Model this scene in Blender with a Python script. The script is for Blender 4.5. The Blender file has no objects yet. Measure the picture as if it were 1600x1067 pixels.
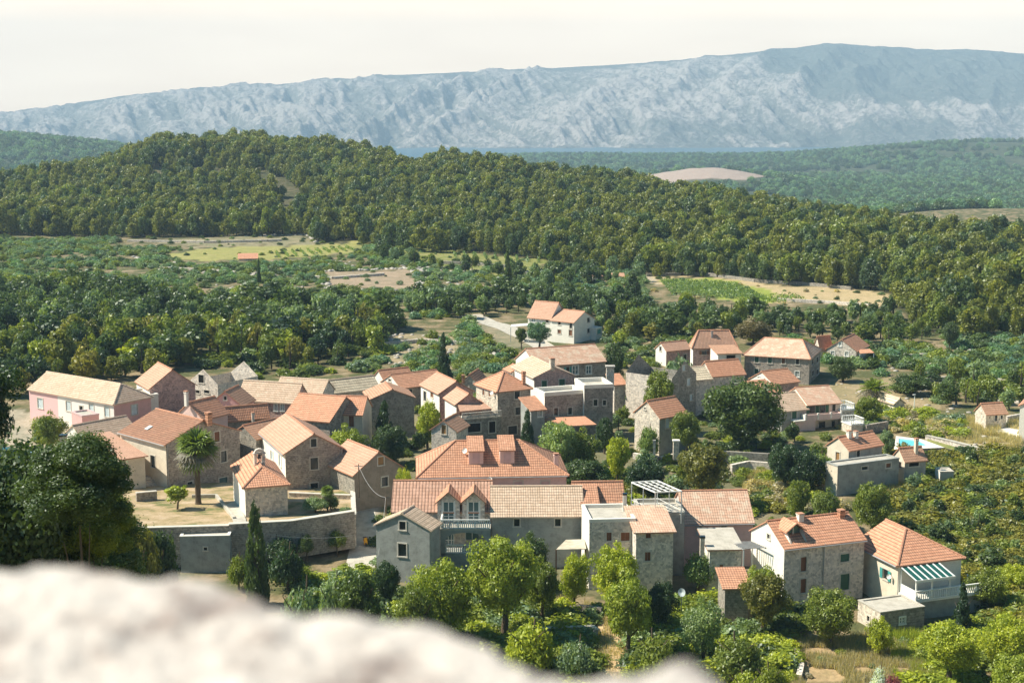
import bpy, bmesh, math, random
import numpy as np
from mathutils import Vector
random.seed(7); rng = np.random.default_rng(7)
SC = bpy.context.scene
COL = SC.collection
PI = math.pi
# ------------------------------------------------------------------ camera, light, sky
F = 2222.0; TH = math.atan((533.5-185)/F); CT, ST = math.cos(TH), math.sin(TH)
cam_d = bpy.data.cameras.new('camera'); cam = bpy.data.objects.new('camera', cam_d); COL.objects.link(cam)
cam.location = (0,0,0); cam.rotation_euler = (PI/2-TH, 0, 0)
cam_d.sensor_width = 36; cam_d.lens = 36*F/1600; cam_d.clip_start = 0.05; cam_d.clip_end = 40000
cam_d.dof.use_dof = True; cam_d.dof.focus_distance = 190; cam_d.dof.aperture_fstop = 2.6
SC.camera = cam
SUN_EL = math.radians(48)
sd = bpy.data.lights.new('sun', 'SUN'); sun = bpy.data.objects.new('sun', sd); COL.objects.link(sun)
sd.energy = 5.0; sd.angle = math.radians(0.5); sd.color = (1.0, 0.90, 0.74)
to_sun = Vector((-math.cos(SUN_EL), 0.03, math.sin(SUN_EL)))
sun.rotation_euler = to_sun.to_track_quat('Z', 'Y').to_euler()
W = bpy.data.worlds.new('World'); SC.world = W; W.use_nodes = True
wn = W.node_tree.nodes; wl = W.node_tree.links; wn.clear()
sky = wn.new('ShaderNodeTexSky'); sky.sky_type = 'NISHITA'; sky.sun_disc = False
sky.sun_elevation = SUN_EL; sky.sun_rotation = math.radians(-90); sky.dust_density = 2.0; sky.ozone_density = 1.5
wtc = wn.new('ShaderNodeTexCoord'); wsep = wn.new('ShaderNodeSeparateXYZ'); wl.new(wtc.outputs['Generated'], wsep.inputs[0])
wmr = wn.new('ShaderNodeMapRange'); wl.new(wsep.outputs['Z'], wmr.inputs['Value'])
wmr.inputs['From Min'].default_value = 0.085; wmr.inputs['From Max'].default_value = 0.13
wmr.inputs['To Min'].default_value = 1.0; wmr.inputs['To Max'].default_value = 0.0
wno = wn.new('ShaderNodeTexNoise'); wno.inputs['Scale'].default_value = 5; wno.inputs['Detail'].default_value = 6
wmp = wn.new('ShaderNodeMapping'); wmp.inputs['Scale'].default_value = (1,1,7)
wl.new(wtc.outputs['Generated'], wmp.inputs[0]); wl.new(wmp.outputs[0], wno.inputs['Vector'])
wcr = wn.new('ShaderNodeValToRGB'); wl.new(wno.outputs['Fac'], wcr.inputs[0])
wcr.color_ramp.elements[0].position = .35; wcr.color_ramp.elements[0].color = (26,19.5,13,1)
wcr.color_ramp.elements[1].position = .7; wcr.color_ramp.elements[1].color = (29,22.5,15.5,1)
wti = wn.new('ShaderNodeMix'); wti.data_type = 'RGBA'; wti.blend_type = 'MULTIPLY'; wti.inputs['Factor'].default_value = 1
wl.new(sky.outputs[0], wti.inputs['A']); wti.inputs['B'].default_value = (0.06, .66, .92, 1)
wmx = wn.new('ShaderNodeMix'); wmx.data_type = 'RGBA'
wl.new(wmr.outputs[0], wmx.inputs['Factor']); wl.new(wti.outputs['Result'], wmx.inputs['A']); wl.new(wcr.outputs[0], wmx.inputs['B'])
wbg = wn.new('ShaderNodeBackground'); wbg.inputs['Strength'].default_value = 0.050; wl.new(wmx.outputs['Result'], wbg.inputs['Color'])
wo = wn.new('ShaderNodeOutputWorld'); wl.new(wbg.outputs[0], wo.inputs['Surface'])
SC.view_settings.view_transform = 'Standard'; SC.view_settings.look = 'None'
SC.view_settings.exposure = 0.88; SC.view_settings.gamma = 1
SC.cycles.max_bounces = 6; SC.cycles.transparent_max_bounces = 6; SC.cycles.volume_bounces = 0

# ------------------------------------------------------------------ pixels of the photograph <-> the place
def at(px, py, Y):
    xc = (px-800)/F; yc = (533.5-py)/F; d = Vector((xc, CT+yc*ST, -ST+yc*CT)); return d*(Y/d.y)
def proj(x, y, z):
    fd = y*CT - z*ST; up = y*ST + z*CT; return 800+F*x/fd, 533.5-F*up/fd
def z_for(x, y, py):
    yc = (533.5-py)/F; return (yc*y*CT - y*ST)/(CT + yc*ST)
def sm(t): t = np.clip(t, 0, 1); return t*t*(3-2*t)
def vnoise(x, y, s=0):
    x = np.asarray(x, float); y = np.asarray(y, float); xi = np.floor(x); yi = np.floor(y); xf = sm(x-xi); yf = sm(y-yi)
    def h(a, b):
        n = np.sin(a*127.1+b*311.7+s*74.7)*43758.5453; return n-np.floor(n)
    return (h(xi,yi)*(1-xf)+h(xi+1,yi)*xf)*(1-yf) + (h(xi,yi+1)*(1-xf)+h(xi+1,yi+1)*xf)*yf
def fbm(x, y, o=4, s=0):
    r = 0; a = .5; n = 0
    for k in range(o): r = r + a*vnoise(x*2**k+k*17.3, y*2**k-k*9.1, s+k); n += a; a *= .5
    return r/n
CPX = [-300, 0, 130, 190, 240, 370, 500, 600, 650, 700, 760, 850, 1000, 1200, 1350, 1600, 1900]
CY  = [780, 800, 820, 840, 850, 870, 870, 850, 820, 780, 770, 760, 720, 640, 560, 490, 450]
CPY = [300, 291, 278, 262, 243, 236, 238, 252, 272, 262, 266, 284, 303, 340, 364, 397, 420]
CZ  = [z_for(0, y, p) for y, p in zip(CY, CPY)]
FPX = [-300, 0, 200, 450, 600, 850, 1050, 1250, 1390, 1420, 1500, 1600, 1900]
FPY = [362, 366, 372, 374, 386, 410, 437, 447, 470, 505, 520, 522, 525]
FY  = [47*F/(p-185) for p in FPY]
def terr(x, y):
    x = np.asarray(x, float); y = np.asarray(y, float)
    pu = 800 + F*x/np.maximum(y, 30)
    base = -46.8 + 1.0*(fbm(x*.02+5, y*.02, 3, 3)-.5)
    c = sm((y-3)/100.); near = -2.8 - 0.44*np.clip(y-3, 0, 400)
    base = base - 2.3*sm((205-y)/75.)
    base = np.where(y < 114, np.maximum(near, base), base)
    base = np.where(y < 3, -2.8 + 0*y, base)
    yc = np.interp(pu, CPX, CY); zc = np.interp(pu, CPX, CZ); y0 = np.interp(pu, FPX, FY)
    t = sm((y-y0)/(yc-y0)); z = base + (zc-base)*t
    t2 = sm((y-yc)/260.); far = -92 - 45*np.clip((y-1200)/3600, 0, 1) + 5*(fbm(x*.004, y*.004, 3, 8)-.5)
    z = z*(1-t2) + far*t2
    def g(cx, cy, sx, sy, a): return a*np.exp(-((x-cx)/sx)**2-((y-cy)/sy)**2)
    z = z + g(1150, 3300, 520, 500, 62) + g(290, 2150, 120, 170, 30) + g(340, 980, 170, 110, 30)
    z = z + g(-1080, 2700, 380, 500, 76) + g(-700, 2600, 250, 400, 25) + g(450, 3900, 700, 500, 16) + g(60, 3600, 400, 400, 14)
    return z
def ground(px, py):
    d = at(px, py, 1.0); Y = 60*1.01**np.arange(440)
    for _ in range(3):
        k = np.argmax(d.z*Y <= terr(d.x*Y, Y)); k = max(1, int(k)) if (d.z*Y <= terr(d.x*Y, Y)).any() else len(Y)-1
        Y = np.linspace(Y[k-1], Y[k], 24)
    return d*float(Y[12])
def inpoly(px, py, poly):
    px = np.asarray(px); py = np.asarray(py); c = np.zeros(px.shape, bool); n = len(poly)
    for i in range(n):
        x1, y1 = poly[i]; x2, y2 = poly[i-1]
        if y1 == y2: continue
        k = ((y1 > py) != (y2 > py)) & (px < (x2-x1)*(py-y1)/(y2-y1)+x1); c ^= k
    return c

# ------------------------------------------------------------------ materials
def lin(c):
    return tuple(((v/255.)/12.92 if v <= 10 else ((v/255.+.055)/1.055)**2.4) for v in c)
class NT:
    def __init__(s, name):
        s.m = bpy.data.materials.new(name); s.m.use_nodes = True; s.n = s.m.node_tree.nodes; s.l = s.m.node_tree.links
        s.b = s.n['Principled BSDF']; s.b.inputs['Roughness'].default_value = .85; s.b.inputs['Specular IOR Level'].default_value = .25
        s.tc = s.n.new('ShaderNodeTexCoord')
    def new(s, t, **k):
        x = s.n.new('ShaderNode'+t)
        for a, v in k.items(): setattr(x, a, v)
        return x
    def link(s, a, b): s.l.new(a, b)
    def noise(s, vec, sc, det=4, rough=.55):
        x = s.new('TexNoise'); x.inputs['Scale'].default_value = sc; x.inputs['Detail'].default_value = det; x.inputs['Roughness'].default_value = rough
        if vec is not None: s.link(vec, x.inputs['Vector'])
        return x.outputs['Fac']
    def ramp(s, fac, stops):
        x = s.new('ValToRGB'); e = x.color_ramp.elements
        while len(e) < len(stops): e.new(.5)
        for i, (p, c) in enumerate(stops):
            e[i].position = p; e[i].color = (*c, 1) if len(c) == 3 else c
        s.link(fac, x.inputs[0]); return x.outputs[0]
    def mix(s, f, a, b, blend='MIX'):
        x = s.new('Mix', data_type='RGBA', blend_type=blend)
        for k, v in (('Factor', f), ('A', a), ('B', b)):
            i = x.inputs[k] if k != 'Factor' else x.inputs[0]
            if k == 'A': i = x.inputs['A']
            if hasattr(v, 'links'): s.link(v, i)
            elif k == 'Factor': i.default_value = v
            else: i.default_value = (*v, 1)
        return x.outputs['Result']
    def math(s, op, a, b=0.):
        x = s.new('Math', operation=op)
        for i, v in enumerate((a, b)):
            if hasattr(v, 'links'): s.link(v, x.inputs[i])
            else: x.inputs[i].default_value = v
        return x.outputs[0]
    def bump(s, h, strength=.5, dist=.05):
        x = s.new('Bump'); x.inputs['Strength'].default_value = strength; x.inputs['Distance'].default_value = dist
        s.link(h, x.inputs['Height']); s.link(x.outputs[0], s.b.inputs['Normal'])
    def out(s, c): s.link(c, s.b.inputs['Base Color']); return s.m
def m_plain(name, c, rough=.7, spec=.3, var=.12, metal=0):
    t = NT(name); f = t.noise(t.tc.outputs['Object'], 1.3, 5); t.b.inputs['Roughness'].default_value = rough
    t.b.inputs['Specular IOR Level'].default_value = spec; t.b.inputs['Metallic'].default_value = metal
    return t.out(t.ramp(f, [(.3, tuple(v*(1-var) for v in c)), (.7, tuple(min(1, v*(1+var)) for v in c))]))
def m_plaster(name, c, dirt=(.25,.2,.15), amt=.35):
    t = NT(name); uv = t.tc.outputs['UV']
    a = t.noise(uv, .9, 6, .65); b = t.noise(uv, 7, 4)
    col = t.ramp(b, [(.3, tuple(v*.92 for v in c)), (.7, tuple(min(1, v*1.06) for v in c))])
    mp = t.new('Mapping'); mp.inputs['Scale'].default_value = (3.0, .35, 1); t.link(uv, mp.inputs[0]); st = t.noise(mp.outputs[0], 1.2, 5)
    k = t.math('MULTIPLY', t.ramp(a, [(.42, (0,0,0)), (.66, (amt*1.3,)*3)]), t.ramp(st, [(.3, (.4,)*3), (.7, (1.,)*3)]))
    t.bump(b, .25, .02); return t.out(t.mix(k, col, dirt))
def m_stone(name, c1, c2, mortar, w=.42, h=.24, dirt=.35):
    t = NT(name); uv = t.tc.outputs['UV']
    nz = t.new('TexNoise'); nz.inputs['Scale'].default_value = 1.7; nz.inputs['Detail'].default_value = 3; t.link(uv, nz.inputs['Vector'])
    ad = t.new('VectorMath', operation='MULTIPLY_ADD'); ad.inputs[1].default_value = (.22,.22,0); t.link(nz.outputs['Color'], ad.inputs[0]); t.link(uv, ad.inputs[2])
    br = t.new('TexBrick'); br.offset = .5; br.squash = 1.35; br.squash_frequency = 3
    for k, v in (('Scale', 1), ('Mortar Size', .022), ('Mortar Smooth', .3), ('Bias', 0), ('Brick Width', w), ('Row Height', h)): br.inputs[k].default_value = v
    br.inputs['Color1'].default_value = (*c1, 1); br.inputs['Color2'].default_value = (*c2, 1); br.inputs['Mortar'].default_value = (*mortar, 1)
    t.link(ad.outputs[0], br.inputs['Vector'])
    vo = t.new('TexVoronoi'); vo.inputs['Scale'].default_value = 4.2; t.link(ad.outputs[0], vo.inputs['Vector'])
    sp = t.new('SeparateColor'); t.link(vo.outputs['Color'], sp.inputs[0])
    v = t.ramp(sp.outputs[0], [(0, (.66,.64,.62)), (.25, (.88,.86,.84)), (1, (1.22,1.17,1.10))])
    col = t.mix(1, br.outputs['Color'], v, 'MULTIPLY')
    d = t.ramp(t.noise(uv, .5, 5, .6), [(.4, (0,0,0)), (.75, (dirt,)*3)])
    col = t.mix(d, col, (.07,.065,.05)); hh = t.mix(.5, br.outputs['Fac'], sp.outputs[1])
    inv = t.math('SUBTRACT', sp.outputs[1], t.math('MULTIPLY', br.outputs['Fac'], 1.2))
    t.bump(inv, .8, .06); return t.out(col)
def m_tile(name, c1, c2, dirt=(.16,.12,.08), amt=.35, row=.40, w=.26, line=.45, bleach=None, col_=None):
    t = NT(name); uv = t.tc.outputs['UV']; t.b.inputs['Roughness'].default_value = .8
    nz = t.new('TexNoise'); nz.inputs['Scale'].default_value = .9; nz.inputs['Detail'].default_value = 2; t.link(uv, nz.inputs['Vector'])
    ad = t.new('VectorMath', operation='MULTIPLY_ADD'); ad.inputs[1].default_value = (.1,.1,0); t.link(nz.outputs['Color'], ad.inputs[0]); t.link(uv, ad.inputs[2])
    br = t.new('TexBrick'); br.offset = 0.0
    for k, v in (('Scale', 1), ('Mortar Size', .012), ('Mortar Smooth', .2), ('Bias', 0), ('Brick Width', w), ('Row Height', row)): br.inputs[k].default_value = v
    br.inputs['Color1'].default_value = (*c1, 1); br.inputs['Color2'].default_value = (*c2, 1); br.inputs['Mortar'].default_value = (*[v*.5 for v in c1], 1)
    t.link(ad.outputs[0], br.inputs['Vector'])
    sx = t.new('SeparateXYZ'); t.link(ad.outputs[0], sx.inputs[0])
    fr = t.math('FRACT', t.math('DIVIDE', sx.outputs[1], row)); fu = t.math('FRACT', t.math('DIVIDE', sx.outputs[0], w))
    rl = t.ramp(fr, [(0, (line,)*3), (.16, (line*1.15,)*3), (.3, (1,)*3), (.85, (1.1,)*3), (1, (.8,)*3)])  # dark band per tile row: the shadow of the gap, put into the colour
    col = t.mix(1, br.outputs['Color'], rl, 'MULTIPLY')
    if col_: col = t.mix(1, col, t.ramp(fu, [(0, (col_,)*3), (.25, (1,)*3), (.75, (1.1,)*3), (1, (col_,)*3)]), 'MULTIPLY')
    big = t.noise(uv, .45, 6, .65); col = t.mix(t.ramp(big, [(.45, (0,0,0)), (.72, (amt,)*3)]), col, dirt)
    col = t.mix(t.ramp(t.noise(uv, 3.5, 5, .7), [(.56, (0,0,0)), (.68, (.55,)*3)]), col, tuple(v*.45 for v in c1))
    col = t.mix(t.ramp(t.noise(uv, 1.4, 4, .7), [(.52, (0,0,0)), (.7, (.35,)*3)]), col, tuple(min(1,v*1.25+.06) for v in c1))
    if bleach: col = t.mix(t.ramp(t.noise(uv, .8, 5, .7), [(.5, (0,0,0)), (.6, (.8,)*3)]), col, bleach)
    hump = t.math('SINE', t.math('MULTIPLY', fu, PI)); hh = t.math('ADD', t.math('MULTIPLY', hump, .7), t.math('MULTIPLY', fr, .6))
    t.bump(hh, .6, .06); return t.out(col)
def m_leaf(name, c, hue=.06, back=.35):
    t = NT(name); n = t.n; n.remove(t.b)
    oi = t.new('ObjectInfo'); at_ = t.new('Attribute', attribute_name='tint')
    col = t.mix(t.math('MULTIPLY', at_.outputs['Fac'], 1.0), (c[0]*.55, c[1]*.68, c[2]*.95), (c[0]*1.36, c[1]*1.36, c[2]*.95))
    lo = t.mix(oi.outputs['Random'], (.74,.82,1.05), (1.10,1.12,.88)); col = t.mix(1, col, lo, 'MULTIPLY')
    d = t.new('BsdfDiffuse'); tr = t.new('BsdfTranslucent'); gl = t.new('BsdfGlossy'); gl.inputs['Roughness'].default_value = .45
    t.link(col, d.inputs[0]); tc = t.mix(1, col, (1.3,1.35,.5), 'MULTIPLY'); t.link(tc, tr.inputs[0]); gl.inputs[0].default_value = (.9,.95,1,1)
    m1 = t.new('MixShader'); m1.inputs[0].default_value = back; t.link(d.outputs[0], m1.inputs[1]); t.link(tr.outputs[0], m1.inputs[2])
    m2 = t.new('MixShader'); m2.inputs[0].default_value = .03; t.link(m1.outputs[0], m2.inputs[1]); t.link(gl.outputs[0], m2.inputs[2])
    t.link(m2.outputs[0], n['Material Output'].inputs['Surface']); return t.m
M = {}
M['white'] = m_plaster('white_plaster', (.80,.77,.70), amt=.15)
M['cream'] = m_plaster('cream_plaster', (.70,.62,.50), amt=.3)
M['pinkw'] = m_plaster('pink_plaster', (.70,.42,.40), amt=.2)
M['pinkl'] = m_plaster('light_pink_plaster', (.76,.55,.50), amt=.2)
M['greyp'] = m_plaster('grey_plaster', (.37,.38,.36), (.17,.17,.15), .6)
M['brownp'] = m_plaster('brown_plaster', (.33,.27,.22), (.14,.12,.09), .6)
M['concrete'] = m_plaster('concrete', (.50,.47,.41), (.2,.18,.14), .5)
M['stone'] = m_stone('grey_stone_wall', (.50,.45,.40), (.42,.37,.33), (.33,.30,.27))
M['stonep'] = m_stone('pink_stone_wall', (.64,.44,.40), (.56,.40,.37), (.48,.36,.33), .5, .3, .25)
M['stonel'] = m_stone('light_stone_wall', (.78,.73,.67), (.66,.61,.55), (.74,.69,.63), .5, .26, .15)
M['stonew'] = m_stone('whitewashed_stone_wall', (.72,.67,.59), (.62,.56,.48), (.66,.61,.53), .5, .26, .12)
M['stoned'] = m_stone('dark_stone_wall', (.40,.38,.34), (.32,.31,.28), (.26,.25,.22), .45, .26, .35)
M['surround'] = m_plain('stone_surround', (.58,.54,.47), .8, .2)
M['t_or'] = m_tile('orange_tiles', (.66,.34,.215), (.58,.28,.17), amt=.2)
M['t_red'] = m_tile('red_tiles', (.60,.315,.20), (.50,.25,.155), amt=.35)
M['t_pk'] = m_tile('pink_tiles', (.56,.33,.22), (.48,.27,.175), amt=.25, line=.6)
M['t_ps'] = m_tile('smooth_pink_tiles', (.56,.335,.235), (.51,.30,.21), amt=.25, line=.8)
M['t_br'] = m_tile('brown_tiles', (.28,.14,.09), (.36,.19,.12), amt=.4, line=.55)
M['t_lt'] = m_tile('pale_tiles', (.66,.50,.375), (.56,.40,.285), (.34,.25,.17), .55)
M['t_st'] = m_tile('stone_slab_roof', (.74,.63,.46), (.60,.50,.36), (.2,.16,.11), .45, row=.55, w=.4, line=.35)
M['t_wt'] = m_tile('weathered_tiles', (.66,.43,.31), (.60,.37,.26), (.2,.14,.1), .3, bleach=(.62,.52,.40), line=.7)
M['t_cor'] = m_tile('channel_tiles', (.56,.34,.25), (.48,.28,.20), amt=.25, row=.5, w=.36, line=.8, col_=.38)
M['t_corl'] = m_tile('pale_channel_tiles', (.64,.49,.36), (.54,.40,.29), (.25,.19,.13), .4, row=.5, w=.42, line=.7, col_=.45)
M['ridge'] = m_plain('ridge_tile', (.48,.25,.16)); M['ridgel'] = m_plain('pale_ridge_tile', (.62,.48,.36))
M['glass'] = m_plain('dark_glass', (.015,.022,.024), .15, .5)
M['glassb'] = m_plain('blue_glass', (.10,.17,.18), .1, .6)
M['dark'] = m_plain('dark_interior', (.02,.018,.015), .9, .1)
M['wood'] = m_plain('brown_wood', (.20,.085,.04), .7); M['woodl'] = m_plain('ochre_wood', (.35,.20,.08), .7)
M['green'] = m_plain('green_paint', (.02,.10,.06), .5); M['teal'] = m_plain('teal_paint', (.06,.30,.28), .5)
M['bluew'] = m_plain('pale_blue_paint', (.55,.63,.66), .5); M['pinks'] = m_plain('pink_paint', (.58,.42,.41), .6)
M['wpaint'] = m_plain('white_paint', (.80,.80,.76), .45, .4, .05); M['metal'] = m_plain('grey_metal', (.35,.35,.35), .45, .5)
M['dkmetal'] = m_plain('dark_metal', (.05,.05,.05), .5, .5); M['awn'] = m_plain('dark_green_awning', (.01,.085,.075), .6)
M['bark'] = m_plain('bark', (.13,.10,.07), .95, .1, .3); M['barkd'] = m_plain('dark_bark', (.06,.05,.04), .95, .1, .3)
M['rock'] = m_plain('grey_rock', (.42,.39,.35), .95, .1, .35); M['straw'] = m_plain('dry_straw', (.50,.36,.20), .9, .1, .3)
M['tin'] = m_plain('corrugated_sheet', (.50,.44,.34), .7, .3, .25)
def m_half():
    t = NT('pink_and_white_plaster'); uv = t.tc.outputs['UV']; sx = t.new('SeparateXYZ'); t.link(uv, sx.inputs[0]); b = t.noise(uv, 7, 4)
    f = t.ramp(t.math('MULTIPLY', sx.outputs[0], 1/20.), [(.665, (0,0,0)), (.668, (1,1,1))]); c = t.mix(f, (.82,.76,.72), (.78,.50,.50))
    return t.out(t.mix(1, c, t.ramp(b, [(.3, (.93,)*3), (.7, (1.03,)*3)]), 'MULTIPLY'))
M['half'] = m_half()
L = {}
for k, c in dict(pine=(.122,.119,.018), oak=(.060,.080,.026), green=(.130,.142,.024), lime=(.215,.220,.024), olive=(.150,.180,.085), ochre=(.150,.128,.024),
                 dark=(.035,.055,.025), dry=(.55,.42,.24), vine=(.135,.165,.045), teal=(.11,.165,.085), far=(.075,.090,.045), drypalm=(.34,.23,.11), flower=(.75,.72,.70), red=(.22,.06,.07), brown=(.10,.075,.035)).items():
    L[k] = m_leaf('leaves_'+k, tuple(min(.8, v*(1 if k in ('flower','dry') else 1.8)) for v in c))

# ------------------------------------------------------------------ mesh helpers
class MB:
    def __init__(s): s.v = []; s.f = []; s.uv = []; s.mi = []; s.mats = []
    def mat(s, m):
        if isinstance(m, str): m = M[m]
        if m not in s.mats: s.mats.append(m)
        return s.mats.index(m)
    def face(s, pts, m=None, uvs=None):
        i = len(s.v); pts = [Vector(p) for p in pts]; s.v += [tuple(p) for p in pts]; s.f.append(tuple(range(i, i+len(pts))))
        if uvs is None:
            n = Vector((0,0,0))
            for k in range(1, len(pts)-1): n += (pts[k]-pts[0]).cross(pts[k+1]-pts[0])
            if n.length < 1e-9: n = Vector((0,0,1))
            n.normalize()
            if abs(n.z) > .75: uvs = [(p.x, p.y) for p in pts]
            else:
                t = Vector((-n.y, n.x, 0)).normalized(); uvs = [(p.dot(t), p.z) for p in pts]
        s.uv += list(uvs); s.mi.append(s.mat(m) if m is not None else 0)
    def box(s, x0, x1, y0, y1, z0, z1, m=None):
        a = [(x0,y0,z0),(x1,y0,z0),(x1,y1,z0),(x0,y1,z0),(x0,y0,z1),(x1,y0,z1),(x1,y1,z1),(x0,y1,z1)]
        for q in ((0,3,2,1),(4,5,6,7),(0,1,5,4),(1,2,6,5),(2,3,7,6),(3,0,4,7)): s.face([a[k] for k in q], m)
    def obox(s, o, ax, ay, az, m=None):
        o, ax, ay, az = map(Vector, (o, ax, ay, az))
        a = [o, o+ax, o+ax+ay, o+ay, o+az, o+ax+az, o+ax+ay+az, o+ay+az]
        for q in ((0,3,2,1),(4,5,6,7),(0,1,5,4),(1,2,6,5),(2,3,7,6),(3,0,4,7)): s.face([a[k] for k in q], m)
    def bar(s, a, b, w, h=None, m=None):
        a = Vector(a); b = Vector(b); h = h or w; d = b-a; t = d.cross(Vector((0,0,1)))
        t = Vector((1,0,0)) if t.length < 1e-6 else t.normalized(); n = t.cross(d).normalized()
        s.obox(a-t*w/2-n*h/2, d, t*w, n*h, m)
    def tube(s, pts, rad, n=8, m=None, cap=True):
        pts = [Vector(p) for p in pts]; rad = rad if hasattr(rad, '__len__') else [rad]*len(pts); rings = []
        for i, p in enumerate(pts):
            d = (pts[min(i+1, len(pts)-1)]-pts[max(i-1, 0)]).normalized(); a = d.cross(Vector((.13,.97,.2))).normalized(); b = d.cross(a)
            rings.append([p+(a*math.cos(2*PI*k/n)+b*math.sin(2*PI*k/n))*rad[i] for k in range(n)])
        for i in range(len(pts)-1):
            for k in range(n): s.face([rings[i][k], rings[i][(k+1) % n], rings[i+1][(k+1) % n], rings[i+1][k]], m)
        if cap: s.face(rings[-1], m); s.face(rings[0][::-1], m)
    def build(s, name, mat=None, parent=None, smooth=False):
        me = bpy.data.meshes.new(name); me.from_pydata(s.v, [], s.f)
        if s.mats:
            for m in s.mats: me.materials.append(m)
            me.polygons.foreach_set('material_index', s.mi)
        if mat is not None:
            if not s.mats: me.materials.append(M[mat] if isinstance(mat, str) else mat)
        uv = me.uv_layers.new(name='UVMap'); uv.data.foreach_set('uv', np.array(s.uv, float).ravel())
        if smooth: me.polygons.foreach_set('use_smooth', [True]*len(s.f))
        me.update(); o = bpy.data.objects.new(name, me); COL.objects.link(o)
        if parent is not None: o.parent = parent
        return o
def tag(o, label=None, cat=None, group=None, kind=None):
    if label: o['label'] = label
    if cat: o['category'] = cat
    if group: o['group'] = group
    if kind: o['kind'] = kind
    return o
def empty(name, loc, rz=0):
    o = bpy.data.objects.new(name, None); COL.objects.link(o); o.location = loc; o.rotation_euler = (0,0,rz); o.empty_display_size = .5; return o
def np_mesh(name, V, Fq, mats=(), mi=None, attrs=None, smooth=False):
    me = bpy.data.meshes.new(name); V = np.asarray(V, np.float32); Fq = np.asarray(Fq, np.int32)
    me.vertices.add(len(V)); me.vertices.foreach_set('co', V.ravel()); k = Fq.shape[1]
    me.loops.add(Fq.size); me.loops.foreach_set('vertex_index', Fq.ravel()); me.polygons.add(len(Fq))
    me.polygons.foreach_set('loop_start', np.arange(0, Fq.size, k, dtype=np.int32))
    for m in mats: me.materials.append(m)
    if mi is not None: me.polygons.foreach_set('material_index', np.asarray(mi, np.int32))
    if smooth: me.polygons.foreach_set('use_smooth', np.ones(len(Fq), bool))
    me.update(calc_edges=True)
    for n_, (typ, dom, arr) in (attrs or {}).items():
        a = me.attributes.new(n_, typ, dom); a.data.foreach_set('color' if 'COLOR' in typ else 'value', np.asarray(arr, np.float32).ravel())
    return me
# ------------------------------------------------------------------ the land
def grid_idx(nr, nc):
    i = np.arange(nr-1)[:,None]*nc + np.arange(nc-1)[None,:]; i = i.ravel(); return np.stack([i, i+1, i+nc+1, i+nc], 1)
ZONES = [ ([(-60,366)]+[(-60,262),(0,283),(130,270),(190,254),(240,235),(370,228),(500,230),(600,244),(650,264),(700,254),(760,258),(850,276),(1000,295),(1200,332),(1350,356),(1600,389)]+[(1660,535),(1600,535),(1500,528),(1425,512),(1400,478),(1330,452),(1250,447),(1050,437),(850,410),(600,388),(450,374),(200,372)], (.045,.05,.02), .9),
 ([(-60,470),(60,462),(200,465),(330,492),(560,490),(620,500),(585,560),(430,585),(390,570),(300,568),(250,572),(150,585),(40,600),(-60,620)], (.06,.065,.025), .8),
  # (outline on the ground as seen in the photograph, own colour of that ground, strength)
 ([(255,400),(300,388),(560,378),(575,392),(440,404),(300,408)], (.34,.33,.10), .9),
 ([(230,374),(480,368),(500,380),(300,386)], (.34,.31,.20), .55),
 ([(520,398),(575,380),(860,405),(840,432),(700,425),(640,412)], (.26,.30,.06), .6),
 ([(500,425),(640,420),(660,455),(520,452)], (.40,.30,.22), .8),
 ([(1015,432),(1130,434),(1220,446),(1330,452),(1400,462),(1392,484),(1300,478),(1180,470),(1020,445)], (.55,.42,.24), .9),
 ([(1030,436),(1110,434),(1200,452),(1215,468),(1170,474),(1100,462),(1040,448)], (.28,.34,.05), .95),
 ([(960,428),(1010,430),(1030,446),(970,444)], (.55,.46,.36), .8),
 ([(735,495),(800,512),(860,540),(800,548),(760,530)], (.30,.27,.19), .6),
 ([(560,520),(740,525),(800,560),(760,580),(600,570),(560,560)], (.42,.34,.22), .6),
 ([(1290,640),(1600,650),(1600,705),(1480,705),(1400,672),(1300,668)], (.50,.40,.20), .6),
 ([(1290,600),(1420,590),(1480,640),(1300,650)], (.44,.34,.20), .6),
 ([(1556,656),(1600,652),(1600,684),(1568,684)], (.85,.83,.78), 1.),
 ([(1500,690),(1600,684),(1600,712),(1540,708)], (.55,.44,.28), .8),
 ([(1240,1010),(1390,1000),(1470,1067),(1250,1067)], (.52,.36,.20), .8),
 ([(880,940),(1000,980),(1010,1067),(800,1067),(780,980)], (.38,.28,.17), .8),
 ([(1100,930),(1240,940),(1240,1010),(1110,990)], (.40,.30,.18), .6),
 ([(0,640),(80,640),(250,690),(220,740),(0,730)], (.52,.45,.36), .7),
 ([(120,660),(560,630),(960,640),(1180,700),(1250,790),(1250,930),(600,930),(560,860),(300,700)], (.20,.18,.11), .7),
 ([(545,770),(590,775),(590,880),(548,880)], (.46,.42,.36), .9),
 ([(0,425),(30,425),(40,440),(0,440)], (.5,.45,.35), .6)]
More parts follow.
